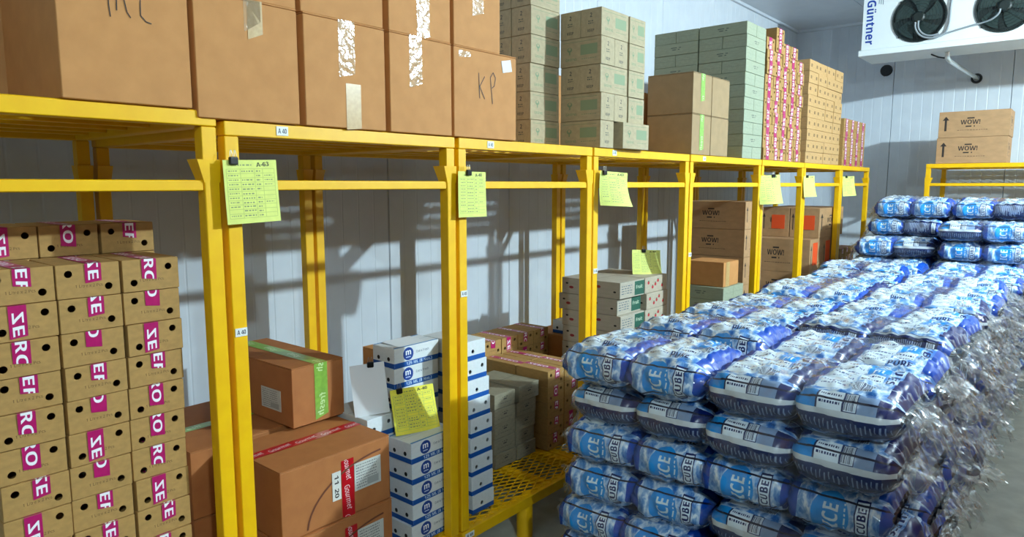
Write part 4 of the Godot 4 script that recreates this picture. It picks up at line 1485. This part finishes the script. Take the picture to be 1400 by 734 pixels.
func build_bay_three() -> void:
	rng.seed = 41
	var h := 0.0752
	for c in 2:
		for r in [5, 4][c]:
			small_carton("grey_carton", span(-2.14 + rng.randf_range(-0.006, 0.006), 0.25, -2.41 - c * 0.158, -2.56 - c * 0.158, DECK + 0.002 + r * h), Vector3(0.25, h - 0.001, 0.152), M.grey_carton, "grey-brown carton beside the bare mesh, %s row up, %s column" % [ordinal(r), ["first", "second"][c]], "grey-brown cartons", deg_to_rad(rng.randf_range(-2, 2)))
	for k in 3:
		for r in [7, 5, 5][k]:
			small_carton("grey_carton", span(-2.40 - 0.0 * k, 0.24, -2.22 - k * 0.155, -2.37 - k * 0.155, DECK + 0.002 + r * h), Vector3(0.24, h - 0.001, 0.15), M.grey_carton, "grey-brown carton in the inner row, %s row up, %s column" % [ordinal(r), ordinal(k)], "grey-brown cartons")
	small_carton("grey_carton", span(-2.13, 0.30, -2.56, -2.74, DECK + 0.002 + 4 * h), Vector3(0.30, 0.082, 0.172), M.grey_carton, "longer grey-brown carton lying on top of its stack", "grey-brown cartons", deg_to_rad(3))
	# pink-taped cartons beyond
	h = 0.0853
	for d in 3:
		for c in [2, 2, 4][d]:
			for r in [5, 5, 6][d]:
				zero_carton(span(-2.09 - d * 0.222, 0.215, -2.762 - c * 0.148, -2.904 - c * 0.148, DECK + 0.002 + r * h), Vector3(0.215, h - 0.0008, 0.142), rng.randi(), "pink-taped carton by grey ones, %s row up, %s column, %s from aisle" % [ordinal(r), ordinal(c), ordinal(d)], "pink-taped cartons next to the grey ones")
	# a pale carton farther in
	big_carton("kraft_carton", "kraft carton low against the wall side of the rack", span(-2.40, 0.3, -3.38, -3.73, DECK + 0.002), Vector3(0.3, 0.46, 0.35), M.kraft, 0.0, "")
	milk_carton(span(-2.42, 0.134, -3.42, -3.66, DECK + 0.463), false, 1, "white blue-banded carton alone on a kraft carton")

func build_bay_four_on() -> void:
	rng.seed = 51
	var h := 0.0945
	for c in 2:
		for r in 9:
			var m: Material = M.berry_side if c == 0 else M.berry
			var x := -1.952 - (0.02 if r == 7 and c == 0 else 0.0) + rng.randf_range(-0.012, 0.006)
			small_carton("berry_carton", span(x, 0.40, -3.245 - c * 0.272, -3.505 - c * 0.272, DECK + 0.002 + r * h), Vector3(0.40, h - 0.001, 0.26), m, "cream fruit carton with %s, %s row up" % ["a dark green label" if c == 0 else "red berries printed", ordinal(r)], "cream fruit cartons", deg_to_rad(rng.randf_range(-1.2, 1.2)))
	stock_sheet(Vector3(-2.06, 1.205, -3.70), 0.20, 0.145, deg_to_rad(-28), M["sheet 1"], "yellow stock sheet standing on the cream fruit cartons", 0.015, 0.10, -0.05, -0.1, "stock sheets inside the racks")
	# grey-green cartons and a brown one on top
	for r in 8:
		for c in 2:
			var o := small_carton("thin_carton", span(-1.858, 0.338, -4.40 - c * 0.17, -4.568 - c * 0.17, DECK + 0.002 + r * 0.087), Vector3(0.168, 0.086, 0.336), M.thin_green, "grey-green carton inside the rack, %s row up, %s of its pair" % [ordinal(r), ordinal(c)], "grey-green cartons inside the rack")
			o.rotation.y = -PI / 2
	var bt := big_carton("kraft_carton", "brown carton with a pale taped edge on the grey-green cartons", span(-1.875, 0.27, -4.43, -4.68, DECK + 0.002 + 8 * 0.087), Vector3(0.27, 0.168, 0.25), M.kraft, 0.0, "")
	part("tape", tape_mesh([Vector3(0.135, 0.168, 0.06), Vector3(0.135, 0.0, 0.06)], [Vector3.RIGHT], Vector3.FORWARD, 0.06, M.tape_cream), bt)
	# stack of brown arrow cartons with their long side to the aisle's start
	for r in 6:
		var t := thing("arrow_carton", "brown carton with arrow in the single stack, %s up" % ordinal(r), "carton", Vector3(-2.24, DECK + 0.002 + r * 0.21, -5.24), -PI / 2, "brown arrow cartons in the single stack")
		part("body", box_mesh(Vector3(0.36, 0.209, 0.50), M.wow, true), t)
	# cartons with orange stickers
	for r in 3:
		for c in 2:
			var t := thing("arrow_carton", "wide brown carton with arrow and orange sticker, %s up, %s of its pair" % [ordinal(r), ordinal(c)], "carton", Vector3(-2.172, DECK + 0.002 + r * 0.30, -6.52 - c * 0.378), -PI / 2, "brown arrow cartons with orange stickers")
			part("body", box_mesh(Vector3(0.372, 0.299, 0.55), M.wow, true), t)
			part("sticker", label_mesh(0.13, 0.20, M.orange, Vector3.FORWARD), t, Vector3(0.04, 0.165, -0.275), "orange sticker")
	for c in 2:
		var t := thing("arrow_carton", "long brown carton with arrow laid on top, %s" % ["beside the aisle", "beside the wall"][c], "carton", Vector3(-2.026 - c * 0.268, DECK + 0.002 + 0.90, -6.94), 0.0, "brown arrow cartons with orange stickers")
		part("body", box_mesh(Vector3(0.26, 0.272, 0.76), M.wow, true), t)
		part("sticker", label_mesh(0.12, 0.13, M.orange, Vector3.BACK), t, Vector3(0.03, 0.14, 0.38), "orange sticker")
	# small ones at the end
	for c in 3:
		for r in 8:
			zero_carton(span(-1.90, 0.215, -7.30 - c * 0.17, -7.46 - c * 0.17, DECK + 0.002 + r * 0.094), Vector3(0.215, 0.093, 0.16), rng.randi(), "pink-taped carton deep in the last rack, %s row up, %s column" % [ordinal(r), ordinal(c)], "pink-taped cartons in the last rack")

func build_sheets() -> void:
	stock_sheet(Vector3(-1.822, 1.668, -1.016), 0.168, 0.176, deg_to_rad(4), M["sheet 0"], "yellow handwritten stock sheet clipped on the post beside the pink-taped cartons", 0.004, 0.0, 0.03, -0.32)
	stock_sheet(Vector3(-1.824, 1.648, -1.922), 0.158, 0.172, deg_to_rad(2), M["sheet 1"], "yellow handwritten stock sheet clipped on the post by the bare mesh deck", 0.004, 0.0, -0.01, -0.15)
	stock_sheet(Vector3(-1.80, 1.66, -2.90), 0.19, 0.165, deg_to_rad(-12), M["sheet 0"], "curled yellow stock sheet on the post by the berry cartons", 0.045, -0.1, -0.05, -0.36)
	stock_sheet(Vector3(-1.80, 1.665, -4.985), 0.17, 0.205, deg_to_rad(-38), M["sheet 0"], "yellow stock sheet curling over on the post by the arrow cartons", 0.03, 0.0, 0.05, 0.2)
	stock_sheet(Vector3(-1.815, 1.668, -5.93), 0.16, 0.17, deg_to_rad(-14), M["sheet 1"], "small yellow stock sheet on the post by the orange stickers", 0.02, 0.0, 0.02, -0.2)
	stock_sheet(Vector3(-1.815, 1.675, -7.11), 0.20, 0.185, deg_to_rad(-16), M["sheet 0"], "yellow stock sheet on the last but one post of the row", 0.02, 0.0, 0.03, -0.2)

# ---------------------------------------------------------------- scene
func _ready() -> void:
	# camera
	var cam := Camera3D.new()
	cam.name = "camera"
	cam.position = Vector3(0, 1.6, 0)
	cam.rotation_order = EULER_ORDER_YXZ
	cam.rotation_degrees = Vector3(-6.975, 40.19, 0)
	cam.fov = 42.654
	cam.near = 0.05
	cam.far = 60.0
	cam.current = true
	add_child(cam)
	# environment: a closed room, no sky
	var env := Environment.new()
	env.background_mode = Environment.BG_COLOR
	env.background_color = Color.BLACK
	env.tonemap_mode = Environment.TONE_MAPPER_LINEAR
	env.tonemap_exposure = 1.0
	env.sdfgi_enabled = true
	env.ssao_enabled = true
	env.ssil_enabled = true
	var we := WorldEnvironment.new()
	we.name = "environment"
	we.environment = env
	add_child(we)
	make_materials()
	# lamps of the room (all outside the frame)
	ceiling_lamp(Vector3(2.3, CEIL_Y, -5.1), 32.0, "over the far aisle, nearer the cooler")
	ceiling_lamp(Vector3(2.3, CEIL_Y, 0.9), 6.5, "over the far aisle, farther from the cooler")
	build_setting()
	build_far_row()
	build_racks()
	build_cooler()
	build_ice()
	build_top_kraft()
	build_top_inner()
	build_top_green()
	build_top_far()
	build_bay_one()
	build_bay_two()
	build_bay_three()
	build_bay_four_on()
	build_sheets()
